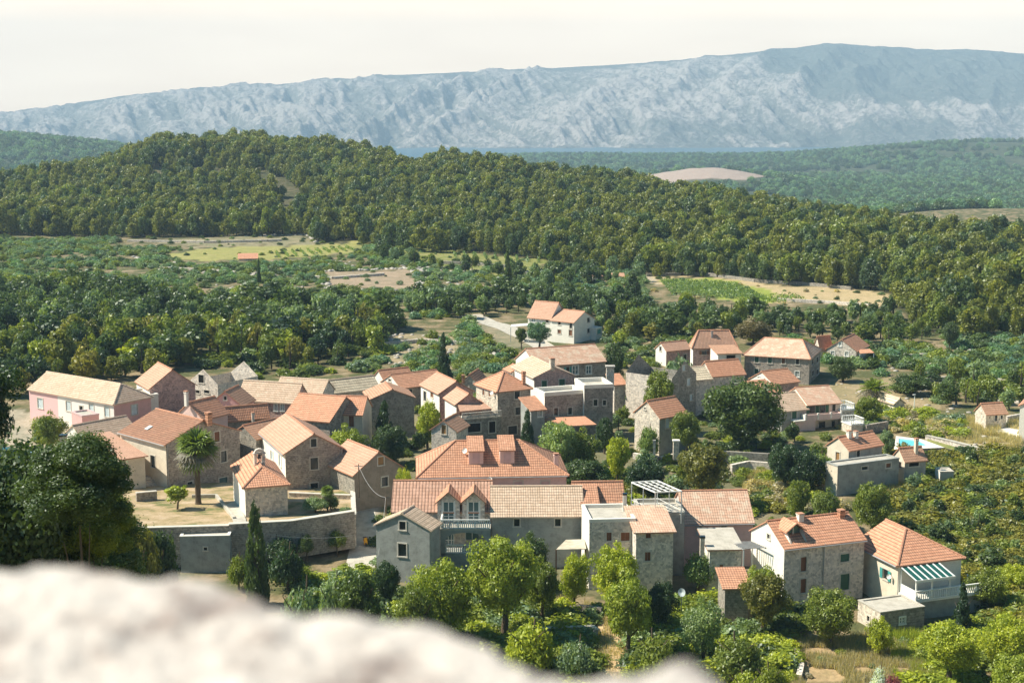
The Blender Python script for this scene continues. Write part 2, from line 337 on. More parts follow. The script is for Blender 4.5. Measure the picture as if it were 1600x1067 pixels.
def build_ground():
    ys = [-60, -45, -30, -20, -12, -6, -2, 1]; y = 3.
    while y < 5200: ys.append(y); y += max(1.6, y*.0105)
    ys = np.array(ys); us = np.linspace(-.66, .66, 420)
    Y, U = np.meshgrid(ys, us, indexing='ij'); X = U*(np.maximum(Y, 0)+55); Z = terr(X, Y)
    far = sm((Y-1250)/300.); lump = fbm(X*.07, Y*.035, 3, 5)
    Z = Z + far*3.5*(lump-.4) + .3*(fbm(X*.25, Y*.25, 2, 9)-.5)*sm((Y-20)/40)
    PX, PY = proj(X, np.maximum(Y, 20), Z)
    C = np.zeros(X.shape+(4,))
    for poly, c, a in ZONES:
        k = inpoly(PX + 26*(fbm(X*.12, Y*.12, 3, 1)-.5), PY + 13*(fbm(X*.12, Y*.12, 3, 2)-.5), poly) & (Y > 60)
        C[k] = (*c, a*.85)
    gap = np.exp(-((X-255)/150)**2-((Y-2110)/130)**2) + .25*(fbm(X*.02,Y*.02,3,4)-.5); C[(gap > .5) & (Y > 1700)] = (.40,.31,.26,1)
    k = (Y > 2600) & (inpoly(PX, PY, [(1460,288),(1540,284),(1560,300),(1470,302)])) & (fbm(X*.03,Y*.01,3,6) > .45); C[k] = (.5,.42,.36,1)
    C[far > .5, 3] = np.where(C[far > .5, 3] > .99, 1, 0)
    fmask = far
    me = np_mesh('ground', np.stack([X,Y,Z], -1).reshape(-1,3), grid_idx(*X.shape), attrs={'zone': ('FLOAT_COLOR','POINT', C.reshape(-1,4)), 'wood': ('FLOAT','POINT', fmask.ravel())}, smooth=True)
    t = NT('ground_soil'); ob = t.tc.outputs['Object']
    a = t.noise(ob, .22, 6, .6); b = t.noise(ob, 2.2, 4, .6)
    col = t.ramp(a, [(.30, (.060,.075,.028)), (.46, (.10,.105,.04)), (.56, (.22,.17,.095)), (.72, (.34,.27,.18))])
    z = t.new('Attribute', attribute_name='zone'); zf = t.math('MULTIPLY', z.outputs['Alpha'], t.ramp(t.noise(ob, .5, 5, .6), [(.3, (.55,)*3), (.5, (1,)*3)]))
    col = t.mix(zf, col, z.outputs['Color'])
    w = t.new('Attribute', attribute_name='wood'); vo = t.new('TexVoronoi'); vo.inputs['Scale'].default_value = .11; t.link(ob, vo.inputs['Vector'])
    sp = t.new('SeparateColor'); t.link(vo.outputs['Color'], sp.inputs[0])
    wc = t.ramp(sp.outputs[0], [(0, (.03,.045,.022)), (.6, (.06,.075,.03)), (1, (.10,.105,.045))])
    wf = t.math('MULTIPLY', w.outputs['Fac'], t.math('SUBTRACT', 1.0, t.math('MULTIPLY', z.outputs['Alpha'], w.outputs['Fac'])))
    col = t.mix(wf, col, wc)
    col = t.mix(1, col, t.ramp(b, [(.25, (.7,.7,.7)), (.7, (1.2,1.2,1.2))]), 'MULTIPLY'); t.bump(b, .5, .15)
    me.materials.append(t.out(col)); o = bpy.data.objects.new('ground', me); COL.objects.link(o); tag(o, kind='structure')
build_ground()
def build_sea():
    b = MB(); b.face([(-9000,4300,-136),(9000,4300,-136),(9000,12500,-136),(-9000,12500,-136)])
    t = NT('sea_water'); t.b.inputs['Roughness'].default_value = .35; f = t.noise(t.tc.outputs['Object'], .002, 3)
    tag(b.build('sea', t.out(t.ramp(f, [(.3, (.05,.12,.16)), (.7, (.07,.15,.19))]))), kind='structure')
build_sea()
def build_mountain():
    MPX = [-500,-200,0,100,200,300,380,440,500,640,760,900,1000,1100,1200,1280,1330,1450,1600,1800,2100]
    MPY = [205,190,182,168,150,142,133,135,128,117,112,105,99,92,80,71,76,82,86,92,100]
    ny, nx = 300, 1000; ys = np.linspace(6300, 9600, ny); us = np.linspace(-.62, .62, nx)
    Y, U = np.meshgrid(ys, us, indexing='ij'); X = U*Y; pu = 800+F*U
    Yc = 8600.; zc = np.array([z_for(0, Yc, p) for p in MPY]); H = np.interp(pu, MPX, zc)
    t = np.clip((Y-6500)/(Yc-6500), 0, 1.0)
    warp = 260*(fbm(X*.0016, Y*.0016, 3, 21)-.5)
    n1 = 1-np.abs(2*fbm((X+warp)*.0030 - Y*.0012, Y*.0006, 2, 11)-1); n2 = 1-np.abs(2*fbm((X+warp)*.0095 + Y*.0035, Y*.0014, 3, 13)-1)
    n3 = fbm(X*.022, Y*.016, 3, 15)
    prof = .13*sm(t/.3) + .87*sm((t-.10)/.86)**.82; env = np.sin(PI*np.clip(t, 0, 1)**.75)
    Z = -150 + (H+150)*prof + env*(135*(n1-.72) + 80*(n2-.7) + 34*(n3-.5) + 26*(1-np.abs(2*fbm((X+warp)*.022+Y*.006, Y*.007, 2, 19)-1)-.6) + 18*(fbm(X*.05, Y*.04, 3, 17)-.5))
    Z = np.where(Y > Yc, H - (Y-Yc)*.12, Z); Z = Z + 3*(fbm(X*.01, Y*.01, 2, 3)-.5)*(t > .97)
    Z = np.where(Y < 6500, -150+(Y-6300)*.02, Z)
    rock = np.clip((n2-.55)*1.6 + (n1-.5)*.9 + (n3-.5)*1.3, 0, 1)
    dx = (pu-1235)/60.; cloud_shade = sm((pu-1190+120*(t-.5)+160*(fbm(X*.002,Y*.002,3,5)-.5))/60.)*sm((t-.30)/.1); top = sm((t-.80)/.08)  # right flank darkened: a cloud's shadow put into the colour
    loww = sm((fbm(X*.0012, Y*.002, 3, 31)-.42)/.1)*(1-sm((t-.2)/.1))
    veg_and_shade = np.clip(np.maximum(np.maximum(cloud_shade*.9, top*.75), loww*.8), 0, 1)  # scrub on summit and foot, joined with the painted cloud shadow
    C = np.stack([rock*(1-veg_and_shade*.8), veg_and_shade, t, np.ones_like(t)], -1)
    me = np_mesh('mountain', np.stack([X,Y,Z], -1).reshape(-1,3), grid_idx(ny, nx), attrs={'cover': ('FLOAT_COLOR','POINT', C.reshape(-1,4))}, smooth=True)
    m = NT('mountain_rock'); at_ = m.new('Attribute', attribute_name='cover'); sp = m.new('SeparateColor'); m.link(at_.outputs['Color'], sp.inputs[0])
    ob = m.tc.outputs['Object']; f = m.noise(ob, .012, 8, .7); f2 = m.noise(ob, .045, 6, .7)
    k = m.math('ADD', m.math('MULTIPLY', sp.outputs[0], .42), m.math('ADD', .14, m.math('MULTIPLY', m.math('SUBTRACT', f2, .5), 2.2)))
    col = m.mix(m.ramp(k, [(.22, (0,0,0)), (.52, (1,1,1))]), (.20,.20,.17), (.54,.48,.44))
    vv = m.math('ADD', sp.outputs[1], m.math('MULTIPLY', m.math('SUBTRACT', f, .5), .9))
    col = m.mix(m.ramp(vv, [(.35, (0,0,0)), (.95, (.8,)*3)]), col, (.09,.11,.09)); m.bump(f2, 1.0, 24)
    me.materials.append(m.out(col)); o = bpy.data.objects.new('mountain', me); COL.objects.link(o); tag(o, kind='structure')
build_mountain()
def build_haze():
    b = MB(); b.box(-7500, 7500, -150, 9900, -160, 640); m = bpy.data.materials.new('haze_air'); m.use_nodes = True
    n = m.node_tree.nodes; n.clear(); o_ = n.new('ShaderNodeOutputMaterial'); v = n.new('ShaderNodeVolumePrincipled')
    v.inputs['Color'].default_value = (.50,.75,1.0,1); v.inputs['Density'].default_value = 1.38e-4; v.inputs['Anisotropy'].default_value = .0
    m.node_tree.links.new(v.outputs[0], o_.inputs['Volume']); tag(b.build('haze', m), kind='stuff')
build_haze()
# ------------------------------------------------------------------ buildings
FOOT = []          # footprints, to keep planting off the houses
def rot(v, a): c, s = math.cos(a), math.sin(a); return Vector((v[0]*c-v[1]*s, v[0]*s+v[1]*c, 0))
def cut_wall(mb, P, outline, holes, m, depth=.16, inward=(0,0,0)):
    bm = bmesh.new(); vs = [bm.verts.new((u, z, 0)) for u, z in outline]; bm.faces.new(vs)
    for u0, u1, z0, z1 in holes:
        for co, no in (((u0,0,0),(1,0,0)), ((u1,0,0),(1,0,0)), ((0,z0,0),(0,1,0)), ((0,z1,0),(0,1,0))):
            bmesh.ops.bisect_plane(bm, geom=bm.verts[:]+bm.edges[:]+bm.faces[:], dist=1e-4, plane_co=co, plane_no=no)
    for f in bm.faces:
        c = f.calc_center_median()
        if any(u0 < c.x < u1 and z0 < c.y < z1 for u0, u1, z0, z1 in holes): continue
        mb.face([P(v.co.x, v.co.y) for v in f.verts], m, [(v.co.x, v.co.y) for v in f.verts])
    bm.free(); w = Vector(inward)*depth
    for u0, u1, z0, z1 in holes:
        c = [P(u0,z0), P(u1,z0), P(u1,z1), P(u0,z1)]
        for i in range(4): a, b = Vector(c[i]), Vector(c[(i+1) % 4]); mb.face([a, b, b+w, a+w], m)
class House: pass
def H(name, label, N, Y, A, B, ridge='x', top=None, rise=None, hip=(0,0), wall='stone', roof='t_or', kind='gable', wins=(), chim=(), cat='house',
      yaw=None, over=.3, wallh=None, par=.45, cap='white', below=3.2, group=None, wallb=None, ridgem='ridge', noroof=False, thick=.14, sky=()):
    h = House(); Np = at(N[0], N[1], Y); ze = Np.z
    def onplane(px, py):
        d = at(px, py, 1.0); k = ze/d.z; return d*k
    dirs = []
    for q, extra in ((A, 0), (B, -PI/2)):
        if isinstance(q, tuple) and len(q) == 2 and q[1] is not None:
            v = onplane(*q)-Np; dirs.append((math.atan2(v.y, v.x)+extra, v.length))
    if yaw is None:
        sx = sum(math.cos(a)*l for a, l in dirs); sy = sum(math.sin(a)*l for a, l in dirs); yaw = math.atan2(sy, sx)
    else: yaw = math.radians(yaw)
    da = Vector((math.cos(yaw), math.sin(yaw), 0)); db = Vector((-math.sin(yaw), math.cos(yaw), 0))
    def length(q, d):
        if not isinstance(q, tuple): return q
        xc = (q[0]-800)/F; den = d.x - xc*d.y*CT
        return (xc*(Np.y*CT-ze*ST)-Np.x)/den
    La, Lb = length(A, da), length(B, db)
    if not (1.5 < La < 40) or not (1.5 < Lb < 40): print('LEN?', name, label[:30], round(La,1), round(Lb,1)); La = min(max(La,2),30); Lb = min(max(Lb,2),30)
    def w(x, y): return Np + da*x + db*y
    gz = float(terr(Np.x, Np.y)); hh = ze-gz; hh0 = hh
    if hh < 1.9 and wallh is None: wallh = 1.9
    if wallh is not None: gz = ze-wallh; hh = wallh
    root = empty(name, (Np.x, Np.y, gz), yaw); tag(root, label, cat, group)
    if kind in ('gable',):
        gx, gy = ((hip[0], Lb/2) if ridge == 'x' else (La/2, hip[0])); p = w(gx, gy)
        r = (z_for(p.x, p.y, top)-ze) if top is not None else (rise if rise is not None else .25*(Lb if ridge == 'x' else La))
        if not .5 < r < 4.6: print('RISE?', label[:40], round(r,2))
        r = min(max(r, .6), 4.6)
    elif kind == 'shed': r = rise
    else: r = 0
    if 0: print('%-22s Y%4.0f La%5.1f Lb%5.1f wall%5.1f rise%5.2f yaw%4.0f' % (label[:22], Y, La, Lb, hh, r, math.degrees(yaw)))
    h.root, h.La, h.Lb, h.H, h.r, h.w, h.yaw, h.ze, h.gz, h.kind, h.ridge = root, La, Lb, hh, r, w, yaw, ze, gz, kind, ridge
    if kind == 'gable':
        if ridge == 'x': rz = lambda x, y: hh + r*min(1-abs(y-Lb/2)/(Lb/2), (x/hip[0]) if hip[0] else 9, ((La-x)/hip[1]) if hip[1] else 9)
        else: rz = lambda x, y: hh + r*min(1-abs(x-La/2)/(La/2), (y/hip[0]) if hip[0] else 9, ((Lb-y)/hip[1]) if hip[1] else 9)
    elif kind == 'shed':   # ridge names the side that is high: 'x-','x+','y-','y+'; N eave is at hh unless N is on the high side
        fn = {'x+': lambda x, y: x/La, 'x-': lambda x, y: -x/La, 'y+': lambda x, y: y/Lb, 'y-': lambda x, y: -y/Lb}[ridge]
        rz = lambda x, y: hh + r*fn(x, y)
    else: rz = lambda x, y: hh
    h.rz = rz; FOOT.append([w(-.6,-.6), w(La+.6,-.6), w(La+.6,Lb+.6), w(-.6,Lb+.6)])
    zt = -thick-.02
    # openings
    holes = {'a': [], 'b': []}; pend = []
    for q in wins:
        px, py, ww, wh, st = q[:5]; side = q[5] if len(q) > 5 else ('a' if px > N[0] else 'b')
        n = Vector((da.y, -da.x, 0)) if side == 'a' else -da; d = at(px, py, 1.0); k = (Np.x*n.x+Np.y*n.y)/(d.x*n.x+d.y*n.y); p = d*k
        rel = p-Np; u = rel.dot(da) if side == 'a' else rel.dot(db); z = p.z-gz; dist = p.y
        cosf = max(.25, abs(Vector((d.x, d.y, 0)).normalized().dot(n))); hw = min(2.6, ww*dist/F/cosf)/2; hz = wh*dist/F/2
        Lw = La if side == 'a' else Lb; u = min(max(u, hw+.15), Lw-hw-.15)
        if hw*2 > Lw-.3: continue
        zmax = (rz(u, 0) if side == 'a' else rz(0, u)) - .25
        if z+hz > zmax: z = zmax-hz
        hole = (u-hw, u+hw, z-hz, z+hz)
        if any(not (hole[1] < o[0]-.05 or hole[0] > o[1]+.05 or hole[3] < o[2]-.05 or hole[2] > o[3]+.05) for o in holes[side]): print('OVER', label[:25], q); continue
        holes[side].append(hole); pend.append((side, hole, st))
    Pa = lambda u, z: (u, 0, z); Pb = lambda u, z: (0, u, z)
    def outl(side):
        if side in 'ac':
            y = 0 if side == 'a' else Lb; o = [(0,-below), (La,-below), (La, rz(La,y)+(zt if kind != 'flat' else 0))]
            if kind == 'gable' and ridge == 'y' and not hip[0 if side == 'a' else 1]: o.append((La/2, hh+r+zt))
            return o+[(0, rz(0,y)+(zt if kind != 'flat' else 0))]
        x = 0 if side == 'b' else La; o = [(0,-below), (Lb,-below), (Lb, rz(x,Lb)+(zt if kind != 'flat' else 0))]
        if kind == 'gable' and ridge == 'x' and not hip[0 if side == 'b' else 1]: o.append((Lb/2, hh+r+zt))
        return o+[(0, rz(x,0)+(zt if kind != 'flat' else 0))]
    mb = MB(); wb = wallb or wall
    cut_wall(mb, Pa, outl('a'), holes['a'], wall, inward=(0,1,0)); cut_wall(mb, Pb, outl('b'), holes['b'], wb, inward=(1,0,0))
    cut_wall(mb, lambda u, z: (u, Lb, z), outl('c'), [], wall); cut_wall(mb, lambda u, z: (La, u, z), outl('d'), [], wall)
    h.wall = mb.build('wall', None, root)
    for side, (u0,u1,z0,z1), st in pend: opening(root, side, u0, u1, z0, z1, st)
    if not noroof:
        if kind == 'flat':
            f = MB(); f.box(.02, La-.02, .02, Lb-.02, hh-par-.15, hh-par, M['concrete']); h.roof = f.build('roof', None, root)
            c = MB(); t = .28; o = .04
            for x0, x1, y0, y1 in ((-o,La+o,-o,t), (-o,La+o,Lb-t,Lb+o), (-o,t,t,Lb-t), (La-t,La+o,t,Lb-t)): c.box(x0, x1, y0, y1, hh-par+.004, hh+.06, M[cap])
            c.build('parapet', None, root)
        else: h.roof = roof_mesh(h, hip, roof, over, thick, ridgem)
    else: h.roof = None
    for q in chim: chimney(h, *q)
    for q in sky:
        p = hit_roof(h, q[0], q[1]); b = MB(); s = 1 if p.x < La/2 else -1
        n = Vector((-r/(La/2), 0, 1)).normalized() if ridge == 'y' else Vector((0, -r/(Lb/2), 1)).normalized()
        tt = n.cross(Vector((0,1,0))).normalized() if ridge == 'y' else Vector((1,0,0)); t2 = n.cross(tt)
        b.obox(p-tt*.45-t2*.35+n*.02, tt*.9, t2*.7, n*.10, M['bluew']); b.build('skylight', None, root)
    return h
def opening(root, side, u0, u1, z0, z1, st):
    P = (lambda u, z, d: Vector((u, -d, z))) if side == 'a' else (lambda u, z, d: Vector((-d, u, z)))
    def bx(b, ua, ub, za, zb, d0, d1, m): b.obox(P(ua,za,d0), P(ub,za,d0)-P(ua,za,d0), P(ua,zb,d0)-P(ua,za,d0), P(ua,za,d1)-P(ua,za,d0), M[m])
    door = (z1-z0) > 1.75 or st.startswith('D'); k = st.lstrip('D'); s = .13; fm = 'wpaint' if k in ('w', 'wt') else 'surround'
    b = MB(); bx(b, u0-s, u0, z0, z1, -.02, .045, fm); bx(b, u1, u1+s, z0, z1, -.02, .045, fm); bx(b, u0-s, u1+s, z1, z1+s, -.02, .05, fm)
    if not door: bx(b, u0-s-.04, u1+s+.04, z0-s, z0, -.02, .09, fm)
    f = b.build('door' if door else 'window', None, root)
    g = MB()
    if k in ('d', 'w', 'g', 'wt') or k[0] == 'o':
        bx(g, u0, u1, z0, z1, -.15, -.12, {'d': 'glass', 'w': 'glassb', 'wt': 'glassb', 'g': 'glassb'}.get(k, 'glass')); g.build('pane', None, f)
        if k in ('w', 'wt'):
            g = MB(); c = (u0+u1)/2; n = 3 if z1-z0 > 1.5 else 1
            bx(g, u0, u0+.08, z0, z1, -.11, -.06, 'wpaint'); bx(g, u1-.08, u1, z0, z1, -.11, -.06, 'wpaint'); bx(g, c-.07, c+.07, z0, z1, -.11, -.06, 'wpaint')
            bx(g, u0, u1, z0, z0+.08, -.115, -.055, 'wpaint'); bx(g, u0, u1, z1-.08, z1, -.115, -.055, 'wpaint')
            for i in range(1, n+1): zz = z0+(z1-z0)*i/(n+1); bx(g, u0, u1, zz-.025, zz+.025, -.112, -.058, 'wpaint')
            g.build('glazing_bars', None, f)
        if k[0] == 'o':
            m = {'g': 'green', 't': 'teal', 'b': 'wood'}[k[1]]; ww = (u1-u0)/2*.95+.05
            for a, c in ((u0-.04-ww, u0-.04), (u1+.04, u1+.04+ww)):
                g = MB(); bx(g, a, c, z0, z1, .055, .10, m)
                nsl = max(3, int((z1-z0)/.22))
                for i in range(nsl): zz = z0+.06+(z1-z0-.12)*i/nsl; bx(g, a+.05, c-.05, zz, zz+.04, .10, .112, m)
                g.build('shutter', None, f)
    else:
        m = {'b': 'wood', 'y': 'woodl', 'g2': 'green', 't': 'teal', 'l': 'bluew', 'p': 'pinks', 'x': 'dark', 'k': 'dkmetal'}[k]; c = (u0+u1)/2
        bx(g, u0, c-.01, z0, z1, -.12, -.07, m); bx(g, c+.01, u1, z0, z1, -.12, -.07, m)
        nsl = max(3, int((z1-z0)/.25))
        for i in range(nsl): zz = z0+.05+(z1-z0-.1)*i/nsl; bx(g, u0+.06, c-.06, zz, zz+.035, -.07, -.055, m); bx(g, c+.06, u1-.06, zz, zz+.035, -.07, -.055, m)
        g.build('shutter' if not door else 'door_leaf', None, f)
def roof_mesh(h, hip, mat, over, thick, ridgem):
    La, Lb, hh, r = h.La, h.Lb, h.H, h.r; b = MB(); up = Vector((0,0,1)); polys = []; lines = []
    if h.kind == 'gable':
        L, Wd = (La, Lb) if h.ridge == 'x' else (Lb, La); mp = (lambda u, v, z: Vector((u, v, z))) if h.ridge == 'x' else (lambda u, v, z: Vector((v, u, z)))
        sl = r/(Wd/2); o = over; h0, h1 = hip; g0 = -.15 if not h0 else None; g1 = L+.15 if not h1 else None
        e0 = g0 if g0 is not None else -o; e1 = g1 if g1 is not None else L+o; ze = hh-sl*o; r0 = g0 if g0 is not None else h0; r1 = g1 if g1 is not None else L-h1; zr = hh+r
        ez0 = ze if g0 is not None else ze; c = {}
        A0, A1, B0, B1 = (e0,-o), (e1,-o), (e0,Wd+o), (e1,Wd+o)
        dl = math.hypot(Wd/2+o, r+sl*o)
        polys.append([(mp(A0[0],A0[1],ze), (A0[0],0)), (mp(A1[0],A1[1],ze), (A1[0],0)), (mp(r1,Wd/2,zr), (r1,dl)), (mp(r0,Wd/2,zr), (r0,dl))])
        polys.append([(mp(B1[0],B1[1],ze), (B1[0],0)), (mp(B0[0],B0[1],ze), (B0[0],0)), (mp(r0,Wd/2,zr), (r0,dl)), (mp(r1,Wd/2,zr), (r1,dl))])
        if h0:
            d2 = math.hypot(h0+o, zr-ze); polys.append([(mp(e0,Wd+o,ze), (Wd+o,0)), (mp(e0,-o,ze), (-o,0)), (mp(r0,Wd/2,zr), (Wd/2,d2))]); lines += [(mp(e0,-o,ze), mp(r0,Wd/2,zr)), (mp(e0,Wd+o,ze), mp(r0,Wd/2,zr))]
        if h1:
            d2 = math.hypot(h1+o, zr-ze); polys.append([(mp(e1,-o,ze), (-o,0)), (mp(e1,Wd+o,ze), (Wd+o,0)), (mp(r1,Wd/2,zr), (Wd/2,d2))]); lines += [(mp(e1,-o,ze), mp(r1,Wd/2,zr)), (mp(e1,Wd+o,ze), mp(r1,Wd/2,zr))]
        if r1-r0 > .3: lines.append((mp(r0,Wd/2,zr), mp(r1,Wd/2,zr)))
        if h.ridge == 'y': polys = [[p for p in pl[::-1]] for pl in polys]
    else:
        o = over; c = [(-o,-o), (La+o,-o), (La+o,Lb+o), (-o,Lb+o)]
        al = h.ridge[0] == 'x'; polys.append([(Vector((x,y,h.rz(x,y))), ((y,x) if al else (x,y))) for x, y in c])
    mt = M[mat]; t = up*thick; edges = {}
    for pl in polys:
        pts = [p for p, _ in pl]; b.face(pts, mt, [u for _, u in pl]); b.face([p-t for p in pts[::-1]], mt)
        for i in range(len(pts)):
            k = tuple(sorted((tuple(round(c, 3) for c in pts[i]), tuple(round(c, 3) for c in pts[(i+1) % len(pts)])))); edges.setdefault(k, []).append((pts[i], pts[(i+1) % len(pts)]))
    for k, e in edges.items():
        if len(e) == 1: p, q = e[0]; b.face([q, p, p-t, q-t], M[ridgem])
    o_ = b.build('roof', None, h.root)
    if lines:
        rb = MB()
        for p, q in lines:
            n = max(1, int((q-p).length/.42))
            for i in range(n):
                a = p.lerp(q, i/n); c = p.lerp(q, (i+1)/n); rb.tube([a-up*.02, c-up*.02], [.15, .125], 6, M[ridgem])
        rb.build('ridge_tiles', None, o_)
    return o_
def hit_roof(h, px, py):
    ca, sa = math.cos(h.yaw), math.sin(h.yaw); o = h.w(0,0); Y = o.y-20; best = None
    while Y < o.y+45:
        p = at(px, py, Y); rel = p-o; x = rel.x*ca+rel.y*sa; y = -rel.x*sa+rel.y*ca; z = p.z-h.gz
        if -.5 < x < h.La+.5 and -.5 < y < h.Lb+.5:
            d = z-h.rz(x, y)
            if d <= 0: return Vector((x, y, h.rz(x, y)))
            if best is None or d < best[0]: best = (d, x, y)
        Y += .06
    if best: return Vector((best[1], best[2], h.rz(best[1], best[2])))
    return Vector((h.La/2, h.Lb/2, h.rz(h.La/2, h.Lb/2)))
def chimney(h, px, pyt, pyb, wpx, mat='stone', style='cap'):
    p = hit_roof(h, px, pyb); Yd = h.w(p.x, p.y).y; wd = max(.35, wpx*Yd/F); hz = max(.6, (pyb-pyt)*Yd/F); b = MB(); m = M[mat]
    b.box(p.x-wd/2, p.x+wd/2, p.y-wd/2, p.y+wd/2, p.z-.5, p.z+hz*.8, m); b.box(p.x-wd*.62, p.x+wd*.62, p.y-wd*.62, p.y+wd*.62, p.z+hz*.8, p.z+hz*.86, m)
    if style == 'cap':
        for sx in (-1, 1):
            for sy in (-1, 1): b.box(p.x+sx*wd*.42-.05, p.x+sx*wd*.42+.05, p.y+sy*wd*.42-.05, p.y+sy*wd*.42+.05, p.z+hz*.86, p.z+hz*.95, m)
        b.box(p.x-wd*.6, p.x+wd*.6, p.y-wd*.6, p.y+wd*.6, p.z+hz*.95, p.z+hz*1.02, M['ridge'])
    b.build('chimney', None, h.roof if h.roof else h.root)
def dish(h, px, py, dpx, side=None, mat='wpaint'):
    if side:
        n = Vector((0,-1,0)) if side == 'a' else Vector((-1,0,0)); ca, sa = math.cos(h.yaw), math.sin(h.yaw); nw = rot(n, h.yaw); o = h.w(0,0)
        d = at(px, py, 1.0); k = (o.x*nw.x+o.y*nw.y)/(d.x*nw.x+d.y*nw.y); p = d*k; rel = p-o; q = Vector((rel.x*ca+rel.y*sa, -rel.x*sa+rel.y*ca, p.z-h.gz)); Yd = p.y; c = q+n*.35
    else: q = hit_roof(h, px, py+dpx*.5); Yd = h.w(q.x, q.y).y; c = q+Vector((0,0,.55))
    R = dpx*Yd/F/2; ax = rot(Vector((-.55,-.80,0)), -h.yaw)+Vector((0,0,.35)); ax.normalize(); t = ax.cross(Vector((0,0,1))).normalized(); u = t.cross(ax); b = MB()
    prev = None
    for i in range(5):
        rr = R*(i/4); cc = c + ax*(.22*R*(i/4)**2*2); ring = [cc+(t*math.cos(a)+u*math.sin(a))*rr for a in (2*PI*j/16 for j in range(16))]
        if prev:
            for j in range(16): b.face([prev[j], prev[(j+1) % 16], ring[(j+1) % 16], ring[j]], M[mat]); b.face([v-ax*.02 for v in (ring[j], ring[(j+1) % 16], prev[(j+1) % 16], prev[j])], M[mat])
        prev = ring
    b.bar(q, c, .06, .06, M['metal']); b.bar(c-u*R*.9, c+ax*R*1.1, .03, .03, M['metal']); b.build('satellite_dish', None, h.root)
def baluster_run(parent, a, b_, z, hgt=.95, mat='wpaint', step=.22, name='balustrade', post=.1):
    a = Vector(a); c = Vector(b_); m = MB(); n = max(2, int((c-a).length/step)); up = Vector((0,0,1))
    m.bar(a+up*(z+hgt), c+up*(z+hgt), .16, .09, M[mat]); m.bar(a+up*(z+.06), c+up*(z+.06), .14, .09, M[mat])
    for i in range(n+1):
        p = a.lerp(c, i/n); w = post*(1.6 if i % 8 == 0 else .9); hz = hgt-.14
        m.tube([p+up*(z+.1), p+up*(z+.1+hz*.3), p+up*(z+.1+hz*.75), p+up*(z+hgt-.03)], [w*.5, w*.8, w*.38, w*.5], 6, M[mat], cap=False)
    return m.build(name, None, parent)
def local(h, px, py, z):      # the point of a height z (above the house base) seen at a pixel, in the house's frame
    d = at(px, py, 1.0); p = d*((h.gz+z)/d.z); rel = p-h.w(0,0); ca, sa = math.cos(h.yaw), math.sin(h.yaw)
    return Vector((rel.x*ca+rel.y*sa, -rel.x*sa+rel.y*ca, z))
# ------------------------------------------------------------------ the village, left to right, back row first
h1 = H('house', 'long low pink and white house with pale roof and pale blue shutters', (177.5,629.5), 208, (235.5,622), (45,611), 'y', top=None, rise=2.1, hip=(2.6,0), wall='pinkw', wallb='half', roof='t_lt', ridgem='ridgel',
   wins=[(63,630,8,16,'l'), (107,634,7,16,'l'), (127,641,5,14,'d'), (143,639,7,16,'l'), (167,643,7,16,'l'), (210,640,9,16,'l')])
h2 = H('house', 'tall pinkish stone house with steep pink roof, right of the long pink house', (234,606), 216, (305,600), (213,596), 'y', top=577, wall='stonep', wallb='white', roof='t_ps')
H('annex', 'small white flat-topped block between long pink house and tall pinkish stone house', (226,618), 214, 2.2, (203,609), kind='flat', wall='white', cat='annex', par=.2)
H('storehouse', 'dull pink flat-topped shed in front of long pink house, beside round leafy tree', (128,650), 198, 2.5, 4.0, kind='flat', wall='pinkw', cat='shed', par=.15, yaw=38, cap='pinks')
h3 = H('ruined_house', 'roofless stone ruin with two bare gables near the left edge of the village', (340,599), 226, (403,588), (297,595), 'x', top=575, wall='stonel', wallb='stonel', cat='ruin', noroof=True, wins=[(314.5,592,8,13,'x'), (309,612,6,5,'x'), (323,612,8,5,'x'), (360,616,5,14,'d'), (376,612,5,14,'d')])
H('house', 'small pink plastered house with pink roof and one tiny gable window, below the roofless ruin', (327.5,630), 204, (377,632), 5.0, 'y', top=611, wall='pinkw', roof='t_pk', wins=[(352,622,4,6,'d')])
H('cottage', 'low cottage with orange roof and dull pink gable behind the big brown-roofed house', (276,647), 195, (316,653), 5.0, 'y', top=628, wall='pinkl', roof='t_or', chim=[(291.5,617,636,5,'white')])
H('house', 'low house under pale tiled roof, between pink house and brown-roofed stone house', (131,687), 190, (213,671), 5.0, 'x', rise=1.7, wall='cream', wallb='white', roof='t_lt', ridgem='ridgel')
h7 = H('stone_house', 'big rubble stone house with brown tiled roof and skylight, behind the tall palm', (259,693), 174, (374,676), (187.5,681), 'y', top=656, wall='stone', wallb='cream', roof='t_br', ridgem='ridge',
   wins=[(339,682,8,16,'b'), (349.5,713,9,18,'d'), (349,751,13,11,'g'), (286,722,9,14,'b'), (297,760,8,16,'d'), (239,721,7,20,'d'), (217,721,7,22,'d')], chim=[(326,641,656,8,'t_red')], sky=[(232.5,669)])
h8 = H('annex', 'open-fronted annex with smooth pink lean-to roof, left of brown-roofed stone house', (192,716), 172, (226,695), (137,697), kind='shed', ridge='y+', rise=.7, wall='cream', roof='t_ps', cat='annex', yaw=36, wins=[(196,722,5,9,'x','b')], over=.35)
H('cottage', 'low house with orange roof tucked behind right corner of brown-roofed house', (362,676), 186, (400,684), 6.0, 'y', top=664, wall='stoned', roof='t_pk')
H('house', 'low dark-walled house with long orange roof and pale chimney, before the pale tiled roofs', (344,655), 197, (420,648), (338,649), 'x', rise=1.5, wall='stoned', wallb='stonel', roof='t_or', chim=[(396,657,672,4,'stonel')])
H('house', 'pale tiled house with white wall shutters, front of the three pale roofs', (461,627), 209, (482,612), (371,619), 'y', rise=2.3, wall='stonep', wallb='stonep', roof='t_lt', ridgem='ridgel', wins=[(406,633,10,9,'l'), (431,636,5,12,'wt'), (441,636,5,12,'wt')])
